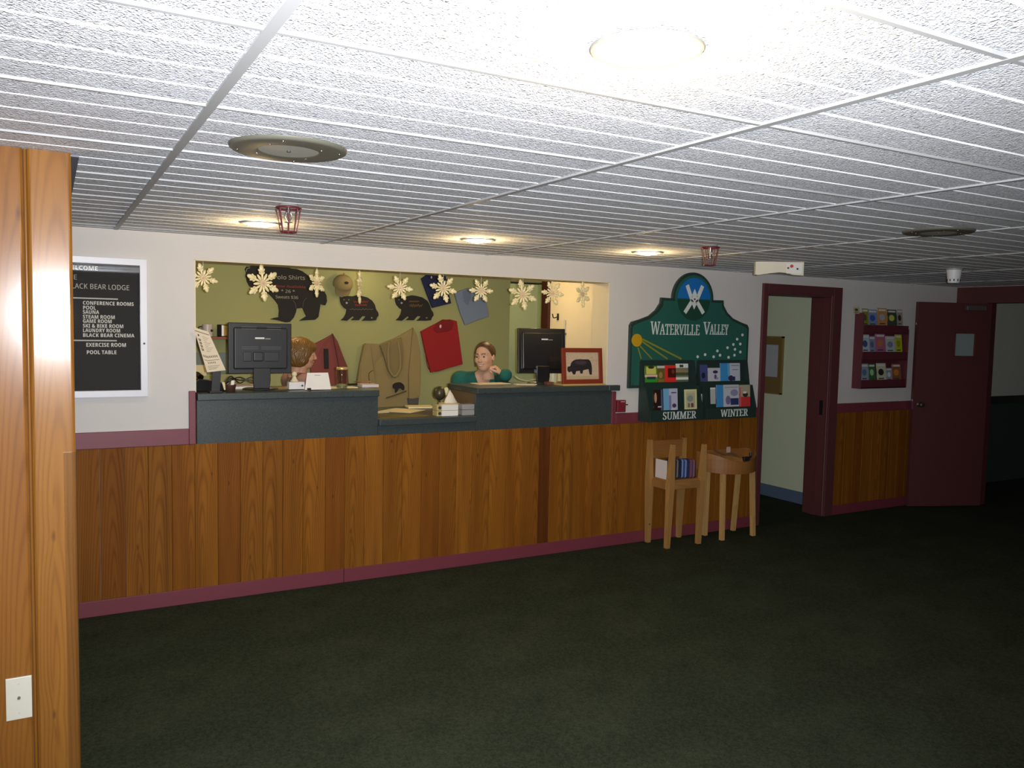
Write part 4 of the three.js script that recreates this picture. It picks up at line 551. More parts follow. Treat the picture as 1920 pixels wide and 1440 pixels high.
function brochureBox(x0, x1, word, label) { // two tiers, the lower one standing further out
  const t = thing('brochure_box', label, 'brochure holder', [(x0 + x1) / 2, 1.02, 0.034], 'dark green brochure boxes on the sign'), z0 = 0.034;
  const zu = 0.085, zl = 0.175;
  // side panels drawn in the z-y plane and set upright
  const panel = (x) => { const s = shapeOf([[z0, 1.02], [zl, 1.02], [zl, 1.115], [zl - 0.055, 1.30], [zu + 0.002, 1.30], [z0 + 0.014, 1.51], [z0, 1.51]]); const g = new THREE.ExtrudeGeometry(s, { depth: 0.012, bevelEnabled: false }); g.applyMatrix4(new THREE.Matrix4().set(0, 0, 1, x, 0, 1, 0, 0, 1, 0, 0, 0, 0, 0, 0, 1)); const q = g.index ? g.toNonIndexed() : g, P = q.attributes.position; for (let i = 0; i < P.count; i += 3) for (let c = 0; c < 3; c++) { const a = (i + 1) * 3 + c, b = (i + 2) * 3 + c, v = P.array[a]; P.array[a] = P.array[b]; P.array[b] = v; } q.computeVertexNormals(); return q; };
  subW(t, 'side_panel', panel(x0), boxGreen); subW(t, 'side_panel', panel(x1 - 0.012), boxGreen);
  subW(t, 'back_panel', bx(x0 + 0.012, x1 - 0.012, 1.02, 1.515, z0, z0 + 0.008), boxGreen); subW(t, 'upper_front', bx(x0 + 0.012, x1 - 0.012, 1.255, 1.335, zu - 0.01, zu), boxGreen); subW(t, 'upper_floor', bx(x0 + 0.012, x1 - 0.012, 1.243, 1.255, z0 + 0.008, zu), boxGreen);
  subW(t, 'divider', bx(x0 + 0.012, x1 - 0.012, 1.02, 1.243, zu, zu + 0.008), boxGreen); subW(t, 'lower_floor', bx(x0 + 0.012, x1 - 0.012, 1.02, 1.032, zu + 0.008, zl - 0.01), boxGreen); const lf = subW(t, 'lower_front', bx(x0 + 0.012, x1 - 0.012, 1.02, 1.113, zl - 0.01, zl, 0.002), boxGreen);
  const wd = word === 'SUMMER' ? [1243, 1305, 781] : [1351, 1402, 775]; const a = onZ(wd[0], wd[2], zl + 0.001), b = onZ(wd[1], wd[2], zl + 0.001); subW(lf, 'lettering', text(word, fontSerif, b.x - a.x, 0.062, 0.004).translate((a.x + b.x) / 2, 1.037, zl), signWhite, 'white carved lettering');
  return t;
}
brochureBox(4.198, 4.772, 'SUMMER', 'dark green brochure box lettered SUMMER'); brochureBox(4.806, 5.385, 'WINTER', 'dark green brochure box lettered WINTER');
const brochureTex = (spec) => canvasTex(64, 96, (g, W, Hh) => { g.fillStyle = spec.bg; g.fillRect(0, 0, W, Hh); for (const [c, x, y, w, h, round] of spec.s || []) { g.fillStyle = c; if (round) { g.beginPath(); g.ellipse((x + w / 2) * W, (y + h / 2) * Hh, w * W / 2, h * Hh / 2, 0, 0, 7); g.fill(); } else g.fillRect(x * W, y * Hh, w * W, h * Hh); } });
function brochure(label, l, tp, r, b, z, spec, lean = 0.08, group = 'brochures in the sign boxes', extra = 0.03) {
  const A = onZ(l, b, z), B = onZ(r, b, z), C = onZ(l, tp, z), w = B.x - A.x, h = C.y - A.y + extra, g = new THREE.BoxGeometry(w, h, 0.005).translate(0, h / 2 - extra, 0).rotateX(-lean).translate((A.x + B.x) / 2, A.y, z - 0.004);
  solo('brochure', label, 'brochure', g, M(1, 1, 1, 0.45, { map: brochureTex(spec) }), group);
}
{
  const zu = 0.068, zl = 0.155;
  brochure('green and yellow brochure in the SUMMER box', 1210, 686, 1233, 719, zu, { bg: '#5c8a2e', s: [['#d9d36a', 0.1, 0.05, 0.8, 0.35], ['#2d3b12', 0.25, 0.0, 0.5, 0.14, 1], ['#e8c8b0', 0.0, 0.42, 1, 0.12], ['#2c3550', 0.15, 0.52, 0.7, 0.12], ['#2f9a30', 0.1, 0.64, 0.8, 0.36]] });
  brochure('brown photo brochure between the green and the red ones', 1233, 686, 1247, 718, zu, { bg: '#6b5a2c', s: [['#cfcfc8', 0, 0, 1, 0.12], ['#a08a44', 0.2, 0.3, 0.5, 0.3, 1], ['#8d7433', 0.1, 0.65, 0.8, 0.35]] });
  brochure('red brochure with dark picture in the SUMMER box', 1247, 685, 1270, 718, zu, { bg: '#e0342c', s: [['#4a1612', 0.25, 0.14, 0.7, 0.44], ['#7d3b30', 0.55, 0.2, 0.25, 0.2, 1]] });
  brochure('striped landscape brochure in the SUMMER box', 1268, 682, 1291, 715, zu, { bg: '#7c8768', s: [['#e8efe6', 0, 0, 1, 0.2], ['#3c4636', 0.3, 0.05, 0.3, 0.12], ['#a37f5a', 0, 0.3, 1, 0.1], ['#4c5a3a', 0, 0.42, 1, 0.14], ['#e9ede4', 0, 0.64, 1, 0.12], ['#5f6a52', 0, 0.76, 1, 0.24]] });
  brochure('dark brown brochure in the lower SUMMER tier', 1226, 731, 1243, 763, zl, { bg: '#2c1714', s: [['#c79a76', 0.08, 0.14, 0.28, 0.5, 1], ['#50607c', 0.8, 0, 0.2, 1], ['#d8d2c8', 0.45, 0.8, 0.4, 0.06]] });
  brochure('pale blue brochure in the lower SUMMER tier', 1245, 729, 1271, 765, zl, { bg: '#bfc0d6', s: [['#6fb2d8', 0, 0, 0.38, 1], ['#8d80b4', 0.38, 0.3, 0.16, 0.7], ['#55506e', 0.55, 0.16, 0.36, 0.05], ['#4a3c5c', 0.6, 0.66, 0.3, 0.18, 1], ['#e6e6ea', 0.5, 0.9, 0.4, 0.05]] });
  brochure('cream trail guide in the lower SUMMER tier', 1284, 730.5, 1307, 762, zl, { bg: '#dedca6', s: [['#b9ba94', 0.14, 0.1, 0.72, 0.8], ['#8c9a94', 0.2, 0.3, 0.5, 0.3, 1], ['#7c3c44', 0.3, 0.68, 0.1, 0.2], ['#7c3c44', 0.52, 0.68, 0.2, 0.2], ['#c9c9a4', 0.14, 0.1, 0.72, 0.1]] });
  brochure('white folded leaflet at the end of the lower SUMMER tier', 1311, 739, 1318, 757, zl - 0.03, { bg: '#c9cccb', s: [['#8f9494', 0.3, 0.2, 0.4, 0.5]] });
  brochure('violet brochure in the WINTER box', 1313, 684, 1327, 714, zu, { bg: '#4a4f86', s: [['#22223c', 0.2, 0.4, 0.5, 0.3, 1], ['#c8ccd6', 0.5, 0.85, 0.4, 0.12]] });
  brochure('white brochure with skier in the WINTER box', 1328, 690, 1351, 714, zu, { bg: '#c9c9d2', s: [['#3a3350', 0.4, 0.15, 0.4, 0.2, 1], ['#5c4a74', 0.5, 0.4, 0.2, 0.3, 1], ['#8b93b0', 0.62, 0.6, 0.2, 0.1]] });
  brochure('wide blue and white brochure in the WINTER box', 1351, 681, 1388, 713, zu, { bg: '#c2c8d2', s: [['#3f92cf', 0, 0, 0.42, 1], ['#63aeda', 0.36, 0, 0.12, 0.6], ['#4c2a3c', 0.4, 0.6, 0.26, 0.28, 1], ['#2e3460', 0.5, 0.66, 0.25, 0.2], ['#7d8494', 0.55, 0.1, 0.4, 0.04], ['#7d8494', 0.6, 0.3, 0.3, 0.04]] });
  brochure('grey leaflet at the end of the lower WINTER tier', 1333, 727, 1342, 751, zl - 0.03, { bg: '#b9bcb8', s: [['#e2e2dc', 0, 0, 1, 0.1]] });
  brochure('blue edged snow sports brochure in the lower WINTER tier', 1344, 722, 1386, 757, zl, { bg: '#c4c6cf', s: [['#3f8fca', 0, 0, 0.3, 1], ['#7a6f98', 0.4, 0.5, 0.22, 0.4, 1], ['#2a3866', 0.62, 0.62, 0.36, 0.3], ['#8d8fb0', 0.62, 0.22, 0.34, 0.3, 1], ['#9aa0a6', 0.36, 0.1, 0.6, 0.04]] });
  brochure('red and white brochure in the lower WINTER tier', 1387, 722, 1407, 756, zl, { bg: '#b5a98f', s: [['#c93a34', 0, 0.55, 1, 0.45], ['#3a2c24', 0.3, 0.34, 0.5, 0.22, 1], ['#ece8e0', 0.36, 0.3, 0.3, 0.1], ['#d06a74', 0, 0.1, 0.14, 0.9]] });
}
{ // wall rack by the dark door
  const x0 = 6.845, x1 = 7.525, t = thing('literature_rack', 'maroon three tier literature rack on the wall beside the dark door', 'literature rack', [(x0 + x1) / 2, 1.235, 0.002], undefined), D = 0.10;
  subW(t, 'back_panel', bx(x0, x1, 1.235, 1.97, 0.002, 0.012, 0.002), rackMaroon); subW(t, 'side_panel', bx(x0 - 0.012, x0, 1.235, 1.97, 0.002, D, 0.002), rackMaroon); subW(t, 'side_panel', bx(x1, x1 + 0.012, 1.235, 1.82, 0.002, D, 0.002), rackMaroon);
  const tiers = [1.235, 1.51, 1.77]; for (const y of tiers) { subW(t, 'tray_floor', bx(x0, x1, y, y + 0.012, 0.012, D), rackMaroon); subW(t, 'tray_front', bx(x0, x1, y, y + 0.085, D - 0.012, D, 0.002), rackMaroon); }
  const cols = [['#b9b184', '#4a4a3c'], ['#8a8c24', '#5b5a30'], ['#7f93b8', '#3c5aa8'], ['#c98a4c', '#a8b0b8'], ['#3f4c44', '#c9d060'], ['#a39a8c', '#3c3230'], ['#b9c0c8', '#3f5c84'], ['#8b8fae', '#5c6a94'], ['#b06484', '#c07a4c'], ['#b8bcc0', '#7a88a0'], ['#b7bf28', '#8f9a18'], ['#8fa0ac', '#5c7690'], ['#3c6a40', '#9fd0a0'], ['#c7c7a8', '#2c2a26'], ['#8d95a4', '#d8dade'], ['#8c5a3c', '#c8843c']];
  const words = ['pale yellow', 'olive', 'sky blue', 'orange', 'dark green', 'grey brown', 'white and blue', 'lavender', 'rose', 'silver', 'lime', 'steel blue', 'leaf green', 'cream', 'pale grey', 'brown and orange'];
  const rows = [[2, [[1602, 574, 1612], [1618, 578, 1629], [1629, 580, 1646], [1647, 577, 1664], [1665, 580, 1682], [1683, 580, 1693]], 605], [1, [[1616, 627, 1631], [1631, 630, 1642], [1643, 625, 1661], [1662, 630, 1679], [1680, 627, 1692]], 655], [0, [[1615, 682, 1629], [1630, 682, 1642], [1645, 681, 1662], [1663, 690, 1673], [1674, 682, 1690]], 708]];
  let k = 0; for (const [ti, list, by] of rows) for (const [l, tp, r] of list) { const [a, b] = cols[k]; brochure(words[k] + ' brochure in the ' + ['bottom', 'middle', 'top'][ti] + ' tier of the maroon rack', l, tp, r, k === 0 ? 588 : by, 0.074, { bg: a, s: [[b, 0.15, 0.3, 0.6, 0.35, 1], ['#dcdcd4', 0.1, 0.06, 0.8, 0.1], ['#4a4844', 0.15, 0.78, 0.6, 0.06]] }, 0.12, 'brochures in the maroon rack', k === 0 ? 0.001 : 0.045); k++; }
}
{ // red call box on the rail
  const t = thing('alarm_box', 'small red alarm box beside the counter end', 'alarm box', [4.02, 1.088, 0.002]); subW(t, 'box', bx(3.985, 4.068, 1.094, 1.192, 0.001, 0.04, 0.004), M(0.20, 0.018, 0.03, 0.45)); subW(t, 'label', bx(4.015, 4.055, 1.176, 1.184, 0.0395, 0.041), M(0.5, 0.35, 0.35, 0.6)); subW(t, 'lever', rod([4.066, 1.153, 0.022], [4.095, 1.153, 0.03], 0.005), blackPlastic); subW(t, 'keyhole', disc(0.005, 0.004, 10).translate(4.045, 1.125, 0.041), darkGrey);
}
// ------------------------------------------------------------------ wooden high chairs by the wainscot
{
  const t = thing('high_chair', 'pale wooden high chair with tall posts holding a striped blanket', 'high chair', [4.50, 0, 0.16]);
  const legs = [[4.325, 0.055, 4.318, 0.05, 0.86], [4.345, 0.275, 4.375, 0.27, 0.845], [4.672, 0.035, 4.685, 0.05, 0.86], [4.683, 0.268, 4.715, 0.265, 0.83]];
  for (const [x, z, X, Z, h] of legs) subW(t, 'leg', wood(join([bar([x, 0, z], [(x + X) / 2, 0.52, (z + Z) / 2], 0.036, 0.036, 0.052, 0.052), bar([(x + X) / 2, 0.52, (z + Z) / 2], [X, h, Z], 0.052, 0.052, 0.032, 0.032)])), paleWood);
  subW(t, 'seat', wood(bx(4.345, 4.68, 0.53, 0.55, 0.06, 0.27, 0.003), 0.2, 0.1, true), paleWood2); subW(t, 'front_rail', wood(bx(4.375, 4.68, 0.475, 0.535, 0.262, 0.282, 0.003), 0.1, 0.2, true), paleWood2); subW(t, 'side_rail', wood(bx(4.33, 4.35, 0.475, 0.535, 0.07, 0.25, 0.003), 0.4, 0.2), paleWood2); subW(t, 'side_rail', wood(bx(4.672, 4.692, 0.475, 0.535, 0.07, 0.25, 0.003), 0.6, 0.2), paleWood2); subW(t, 'back_rail', wood(bx(4.34, 4.68, 0.475, 0.535, 0.04, 0.058, 0.003), 0.5, 0.3, true), paleWood2);
  subW(t, 'backrest', wood(bx(4.34, 4.665, 0.70, 0.85, 0.045, 0.06, 0.004), 0.3, 0.6, true), tanWood);
  const kx = 4.325; subW(t, 'knot', new THREE.SphereGeometry(0.007, 10, 8).scale(1, 1, 0.3).translate(4.322, 0.155, 0.0762), M(0.05, 0.025, 0.01, 0.7));
  const tex = canvasTex(256, 64, (g, W, Hh) => { const S = [['#232838', 0.22], ['#8a7c74', 0.05], ['#1d2340', 0.12], ['#7f97c4', 0.05], ['#3a4f8c', 0.08], ['#8fa4cc', 0.04], ['#272f58', 0.12], ['#7c4c62', 0.07], ['#5a3a52', 0.05], ['#8a5a68', 0.06], ['#1a1c2c', 0.14]]; let x = 0; for (const [c, w] of S) { g.fillStyle = c; g.fillRect(x * W, 0, w * W + 1, Hh); x += w; } for (let i = 0; i < 300; i++) { g.fillStyle = i % 2 ? 'rgba(255,255,255,0.10)' : 'rgba(0,0,0,0.2)'; g.fillRect(rnd() * W, rnd() * Hh, 2, 3); } });
  const bg = new RoundedBoxGeometry(0.25, 0.155, 0.09, 4, 0.02), bp = bg.attributes.position; for (let i = 0; i < bp.count; i++) { const x = bp.getX(i), y = bp.getY(i); bp.setXYZ(i, x + 0.008 * Math.sin(y * 60), y + 0.006 * Math.sin(x * 40), bp.getZ(i) + 0.006 * Math.sin(x * 70)); } bg.computeVertexNormals(); const uv = bg.attributes.uv; for (let i = 0; i < bp.count; i++) uv.setXY(i, bp.getX(i) / 0.29 + 0.5, bp.getY(i) / 0.17 + 0.5);
  solo('striped_blanket', 'folded blue and purple striped blanket on the high chair seat', 'blanket', bg.translate(4.535, 0.631, 0.196), M(1, 1, 1, 0.95, { map: tex }));
  solo('white_card', 'white card propped inside the high chair beside the striped blanket', 'card', bx(4.356, 4.362, 0.551, 0.705, 0.085, 0.225, 0.001).rotateY(0), M(0.72, 0.66, 0.64, 0.8));
}
{
  const cx = 5.135, t = thing('tub_high_chair', 'wooden tub high chair with rounded front and buckle on four pale legs', 'high chair', [cx, 0, 0.16]);
  const R = 0.30, rz = 0.27, N = 28, zc = 0.045; const pt = (a, r) => [cx + (R - r) * Math.cos(a), zc + (rz - r) * Math.sin(a)];
  for (const [x, z, X, Z] of [[4.925, 0.085, 4.925, 0.09], [4.945, 0.272, 4.965, 0.235], [5.28, 0.06, 5.29, 0.09], [5.305, 0.272, 5.325, 0.215]]) subW(t, 'leg', wood(bar([x, 0, z], [X, 0.565, Z], 0.034, 0.034, 0.036, 0.036)), birch);
  // curved apron: a band that dips towards the middle of its front
  const P = [], I = [], hs = (a) => 0.735 - 0.075 * Math.pow(Math.max(0, Math.sin(a)), 3), lb = (a) => 0.578 - 0.02 * Math.sin(a);
  for (let i = 0; i <= N; i++) { const a = Math.PI * i / N, o = pt(a, 0), q = pt(a, 0.022), h = hs(a), l = lb(a); P.push(o[0], l, o[1], o[0], h, o[1], q[0], h, q[1], q[0], l, q[1]); if (i < N) for (let k = 0; k < 4; k++) { const A = i * 4 + k, B = i * 4 + (k + 1) % 4, C = A + 4, D = B + 4; I.push(A, C, B, B, C, D); } }
  I.push(0, 1, 2, 0, 2, 3, N * 4, N * 4 + 2, N * 4 + 1, N * 4, N * 4 + 3, N * 4 + 2);
  const g = new THREE.BufferGeometry(); g.setAttribute('position', new THREE.Float32BufferAttribute(P, 3)); g.setIndex(I); subW(t, 'apron', wood(g, 0.3, 0.2, true), tanWood);
  const seat = new THREE.Shape(); for (let i = 0; i <= N; i++) { const a = Math.PI * i / N, q = [(R - 0.02) * Math.cos(a), (rz - 0.02) * Math.sin(a)]; i ? seat.lineTo(q[0], q[1]) : seat.moveTo(q[0], q[1]); } const sg = new THREE.ExtrudeGeometry(seat, { depth: 0.016, bevelEnabled: false }); sg.rotateX(-Math.PI / 2).scale(1, 1, -1); { const q = sg.index ? sg.toNonIndexed() : sg, p = q.attributes.position; for (let i = 0; i < p.count; i += 3) for (let c = 0; c < 3; c++) { const A = (i + 1) * 3 + c, B = (i + 2) * 3 + c, v = p.array[A]; p.array[A] = p.array[B]; p.array[B] = v; } q.computeVertexNormals(); subW(t, 'seat', wood(q.translate(cx, 0.60, zc), 0.1, 0.4, true), tanWood); }
  subW(t, 'back_panel', wood(bx(cx - R + 0.02, cx + R - 0.02, 0.575, 0.735, 0.027, 0.045, 0.003), 0.2, 0.5, true), tanWood); subW(t, 'divider', wood(bx(cx - 0.008, cx + 0.008, 0.617, 0.69, 0.05, 0.29, 0.002), 0.7, 0.5), paleWood2);
  subW(t, 'strap', tube([[5.02, 0.735, 0.06], [5.08, 0.70, 0.12], [5.15, 0.708, 0.16], [5.18, 0.66, 0.23]], 0.008), M(0.10, 0.055, 0.03, 0.9)); subW(t, 'strap_tag', bx(5.125, 5.165, 0.712, 0.762, 0.10, 0.108, 0.001), M(0.55, 0.42, 0.33, 0.8), 'pale strap tag');
  subW(t, 'buckle', join([T(new RoundedBoxGeometry(0.07, 0.035, 0.03, 2, 0.008), 5.165, 0.685, 0.295), tube([[5.19, 0.685, 0.295], [5.222, 0.70, 0.29], [5.226, 0.735, 0.285]], 0.009, 14, 8)]), blackPlastic, 'black plastic buckle');
}
// ------------------------------------------------------------------ corridor, dark door, plate on the partition
{
  const t = thing('cork_board', 'cork board with white sheet on the corridor wall', 'notice board', [6.75, 1.107, -1.0]); subW(t, 'cork', bx(6.728, 6.749, 1.12, 1.71, -1.42, -0.80), M(0.19, 0.115, 0.03, 0.9)); subW(t, 'frame', join([bx(6.722, 6.749, 1.107, 1.125, -1.435, -0.785), bx(6.722, 6.749, 1.705, 1.722, -1.435, -0.785), bx(6.722, 6.749, 1.107, 1.722, -0.802, -0.785), bx(6.722, 6.749, 1.107, 1.722, -1.435, -1.418)]), M(0.22, 0.15, 0.035, 0.6));
  solo('notice_sheet', 'white sheet pinned on the cork board', 'paper', bx(6.7225, 6.7265, 1.29, 1.63, -1.09, -0.845), M(0.42, 0.43, 0.44, 0.8));
}
{
  const hx = 8.43, hz = 0.375, fx = 7.665, fz = 0.085, L = Math.hypot(hx - fx, hz - fz), t = thing('open_door', 'dark maroon door with small window standing open against the wall', 'door', [hx, 0.012, hz]); t.rotation.y = Math.PI - Math.atan2(hz - fz, hx - fx) + Math.PI * 0;
  t.rotation.y = -Math.atan2(-(hz - fz), -(hx - fx)); // local +x runs from the hinge to the free edge
  const Hd = 2.09, w0 = 0.155, w1 = 0.40, y0 = 1.54, y1 = 1.79, d = 0.022;
  const leaf = sub(t, 'leaf', join([bx(0, w0, 0, Hd, -d, d), bx(w1, L, 0, Hd, -d, d), bx(w0, w1, 0, y0, -d, d), bx(w0, w1, y1, Hd, -d, d)]), darkMaroon); sub(leaf, 'window_pane', bx(w0, w1, y0, y1, -0.003, 0.003), MP(0.5, 0.6, 0.58, 0.25, { transmission: 0.5, thickness: 0 })); sub(leaf, 'window_bead', join([bx(w0, w0 + 0.012, y0, y1, -d - 0.004, d + 0.004), bx(w1 - 0.012, w1, y0, y1, -d - 0.004, d + 0.004), bx(w0, w1, y0, y0 + 0.012, -d - 0.004, d + 0.004), bx(w0, w1, y1 - 0.012, y1, -d - 0.004, d + 0.004)]), darkMaroon);
  for (const s of [-1, 1]) sub(leaf, 'knob', lathe([[0.0001, 0.06], [0.022, 0.056], [0.027, 0.042], [0.014, 0.028], [0.012, 0.008], [0.03, 0.006], [0.03, 0]], 20).rotateX(s * Math.PI / 2).translate(L - 0.065, 1.05, s * d), brassDark);
  sub(leaf, 'latch_plate', bx(L - 0.001, L + 0.002, 1.0, 1.1, -0.012, 0.012), chrome); sub(leaf, 'latch_plate', bx(L - 0.001, L + 0.003, 1.86, 1.88, -0.006, 0.006), chrome);
  sub(t, 'closer_arm', join([rod([0.30, Hd - 0.02, d], [0.02, Hd + 0.005, d + 0.05], 0.008), T(new RoundedBoxGeometry(0.22, 0.05, 0.045, 2, 0.008), 0.2, Hd - 0.05, -d - 0.024)]), M(0.1, 0.08, 0.075, 0.4)); for (const y of [0.25, 1.05, 1.85]) sub(t, 'hinge', rod([-0.004, y, 0.0], [-0.004, y + 0.09, 0.0], 0.008), brassDark);
}
{
  const a = onZ(11.5, 1274, 2.376), b = onZ(59.5, 1342, 2.376), t = thing('wall_plate', 'cream cable jack plate on the pine partition', 'wall plate', [(a.x + b.x) / 2, b.y, 2.3745]), w = b.x - a.x, h = a.y - b.y;
  sub(t, 'plate', extr([[-w / 2, 0], [w / 2, 0], [w / 2, h], [-w / 2, h]], 0.003, 0.002).translate(0, 0, 0.0022), M(0.62, 0.60, 0.50, 0.4)); sub(t, 'jack', disc(0.0048, 0.008, 16).translate(0, h * 0.52, 0.009), M(0.25, 0.25, 0.2, 0.4, { metalness: 0.6 })); for (const y of [0.14, 0.86]) sub(t, 'screw', disc(0.003, 0.002, 12).translate(0, h * y, 0.0078), M(0.55, 0.53, 0.45, 0.4));
}
// ------------------------------------------------------------------ the two clerks
const smin = (a, b, k) => { const h = Math.max(k - Math.abs(a - b), 0) / k; return Math.min(a, b) - h * h * k * 0.25; };
const smax = (a, b, k) => -smin(-a, -b, k);
function capS(x, y, z, a, b) { const dx = b[0] - a[0], dy = b[1] - a[1], dz = b[2] - a[2], px = x - a[0], py = y - a[1], pz = z - a[2]; let t = (px * dx + py * dy + pz * dz) / (dx * dx + dy * dy + dz * dz); t = t < 0 ? 0 : t > 1 ? 1 : t; const X = px - dx * t, Y = py - dy * t, Z = pz - dz * t; return Math.sqrt(X * X + Y * Y + Z * Z) - (a[3] + (b[3] - a[3]) * t); }
function ellS(x, y, z, c, r) { const X = (x - c[0]) / r[0], Y = (y - c[1]) / r[1], Z = (z - c[2]) / r[2], k0 = Math.sqrt(X * X + Y * Y + Z * Z), A = X / r[0], B = Y / r[1], C = Z / r[2], k1 = Math.sqrt(A * A + B * B + C * C); return k1 < 1e-9 ? -Math.min(...r) : k0 * (k0 - 1) / k1; }
function nets(f, lo, hi, c) { // surface nets over a grid
  const n = [0, 1, 2].map((i) => Math.ceil((hi[i] - lo[i]) / c) + 2), [nx, ny, nz] = n, val = new Float32Array(nx * ny * nz), at = (i, j, k) => (k * ny + j) * nx + i;
  for (let k = 0; k < nz; k++) for (let j = 0; j < ny; j++) for (let i = 0; i < nx; i++) val[at(i, j, k)] = f(lo[0] + i * c, lo[1] + j * c, lo[2] + k * c);
  const id = new Int32Array(nx * ny * nz).fill(-1), P = [], I = [];
  for (let k = 0; k < nz - 1; k++) for (let j = 0; j < ny - 1; j++) for (let i = 0; i < nx - 1; i++) {
    let sx = 0, sy = 0, sz = 0, m = 0; const v = (a, b, d) => val[at(i + a, j + b, k + d)], E = (a, b) => { const p = v(...a), q = v(...b); if ((p < 0) !== (q < 0)) { const t = p / (p - q); sx += a[0] + (b[0] - a[0]) * t; sy += a[1] + (b[1] - a[1]) * t; sz += a[2] + (b[2] - a[2]) * t; m++; } };
    let mask = 0; for (let q = 0; q < 8; q++) if (v(q & 1, (q >> 1) & 1, q >> 2) < 0) mask |= 1 << q; if (mask === 0 || mask === 255) continue;
    for (const b of [0, 1]) for (const d of [0, 1]) { E([0, b, d], [1, b, d]); E([b, 0, d], [b, 1, d]); E([b, d, 0], [b, d, 1]); }
    id[at(i, j, k)] = P.length / 3; P.push(lo[0] + (i + sx / m) * c, lo[1] + (j + sy / m) * c, lo[2] + (k + sz / m) * c);
  }
  const quad = (a, b, d, e, flip) => { if (a < 0 || b < 0 || d < 0 || e < 0) return; flip ? I.push(a, b, d, a, d, e) : I.push(a, d, b, a, e, d); };
  for (let k = 1; k < nz - 1; k++) for (let j = 1; j < ny - 1; j++) for (let i = 1; i < nx - 1; i++) {
    const s = val[at(i, j, k)] < 0, g = (a, b, d) => id[at(i - a, j - b, k - d)];
    if (s !== (val[at(i + 1, j, k)] < 0)) quad(g(0, 1, 1), g(0, 0, 1), g(0, 0, 0), g(0, 1, 0), s);
    if (s !== (val[at(i, j + 1, k)] < 0)) quad(g(1, 0, 1), g(1, 0, 0), g(0, 0, 0), g(0, 0, 1), s);
    if (s !== (val[at(i, j, k + 1)] < 0)) quad(g(1, 1, 0), g(0, 1, 0), g(0, 0, 0), g(1, 0, 0), s);
  }
  const g = new THREE.BufferGeometry(); g.setAttribute('position', new THREE.Float32BufferAttribute(P, 3)); g.setIndex(I); g.computeVertexNormals(); return g;
}
function paint(g, f) { const p = g.attributes.position, c = new Float32Array(p.count * 3); for (let i = 0; i < p.count; i++) { const k = f(p.getX(i), p.getY(i), p.getZ(i)); c.set(k, i * 3); } g.setAttribute('color', new THREE.BufferAttribute(c, 3)); return g; }
function headGeo(skin, smile) {
  const f = (X, y, z) => {
    const x = Math.abs(X); let d = ellS(x, y, z, [0, 0.03, -0.014], [0.073, 0.088, 0.092]);
    d = smin(d, ellS(x, y, z, [0, -0.028, 0.020], [0.058, 0.082, 0.070]), 0.03); d = smin(d, ellS(x, y, z, [0, -0.082, 0.042], [0.034, 0.032, 0.038]), 0.03); d = smin(d, ellS(x, y, z, [0.034, -0.030 + smile * 0.006, 0.060], [0.026, 0.024, 0.024]), 0.022);
    d = smin(d, capS(x, y, z, [0, 0.012, 0.086, 0.006], [0, -0.026, 0.104, 0.010]), 0.014); d = smin(d, ellS(x, y, z, [0.009, -0.031, 0.096], [0.009, 0.007, 0.010]), 0.008); d = smin(d, capS(x, y, z, [0.010, 0.027, 0.083, 0.008], [0.046, 0.024, 0.064, 0.008]), 0.014);
    d = smax(d, -ellS(x, y, z, [0.031, 0.006, 0.096], [0.017, 0.011, 0.018]), 0.012); d = smin(d, ellS(x, y, z, [0, -0.057, 0.086], [0.024, 0.006, 0.011]), 0.008); d = smin(d, ellS(x, y, z, [0, -0.068, 0.084], [0.020, 0.007, 0.011]), 0.008); d = smax(d, -ellS(x, y, z, [0, -0.062, 0.098], [0.021, 0.0035 + smile * 0.002, 0.012]), 0.004);
    d = smin(d, ellS(x, y, z, [0.074, -0.008, -0.010], [0.009, 0.030, 0.018]), 0.008); d = smin(d, capS(x, y, z, [0, -0.075, -0.018, 0.048], [0, -0.20, -0.045, 0.052]), 0.03); return d;
  };
  return paint(nets(f, [-0.1, -0.19, -0.125], [0.1, 0.135, 0.13], 0.0036), (x, y, z) => { const a = Math.abs(x); const m = y + 0.062 - smile * 10 * a * a; if (z > 0.06 && smile > 0.5 && a < 0.024 && Math.abs(m) < 0.0042 - a * 0.08) return [0.8, 0.74, 0.66]; if (z > 0.06 && a < 0.028 && Math.abs(m) < 0.0105 - a * 0.22) return [0.44, 0.11, 0.09]; if (z > 0.05 && a > 0.012 && a < 0.046 && Math.abs(y - 0.029 + (a - 0.03) * (a - 0.03) * 9) < 0.0042) return [0.10, 0.05, 0.025]; if (z > 0.05 && Math.hypot((a - 0.031) * 0.75, y - 0.006) < 0.0065 && Math.abs(y - 0.010) < 0.0035) return [0.06, 0.03, 0.02]; return skin; });
}
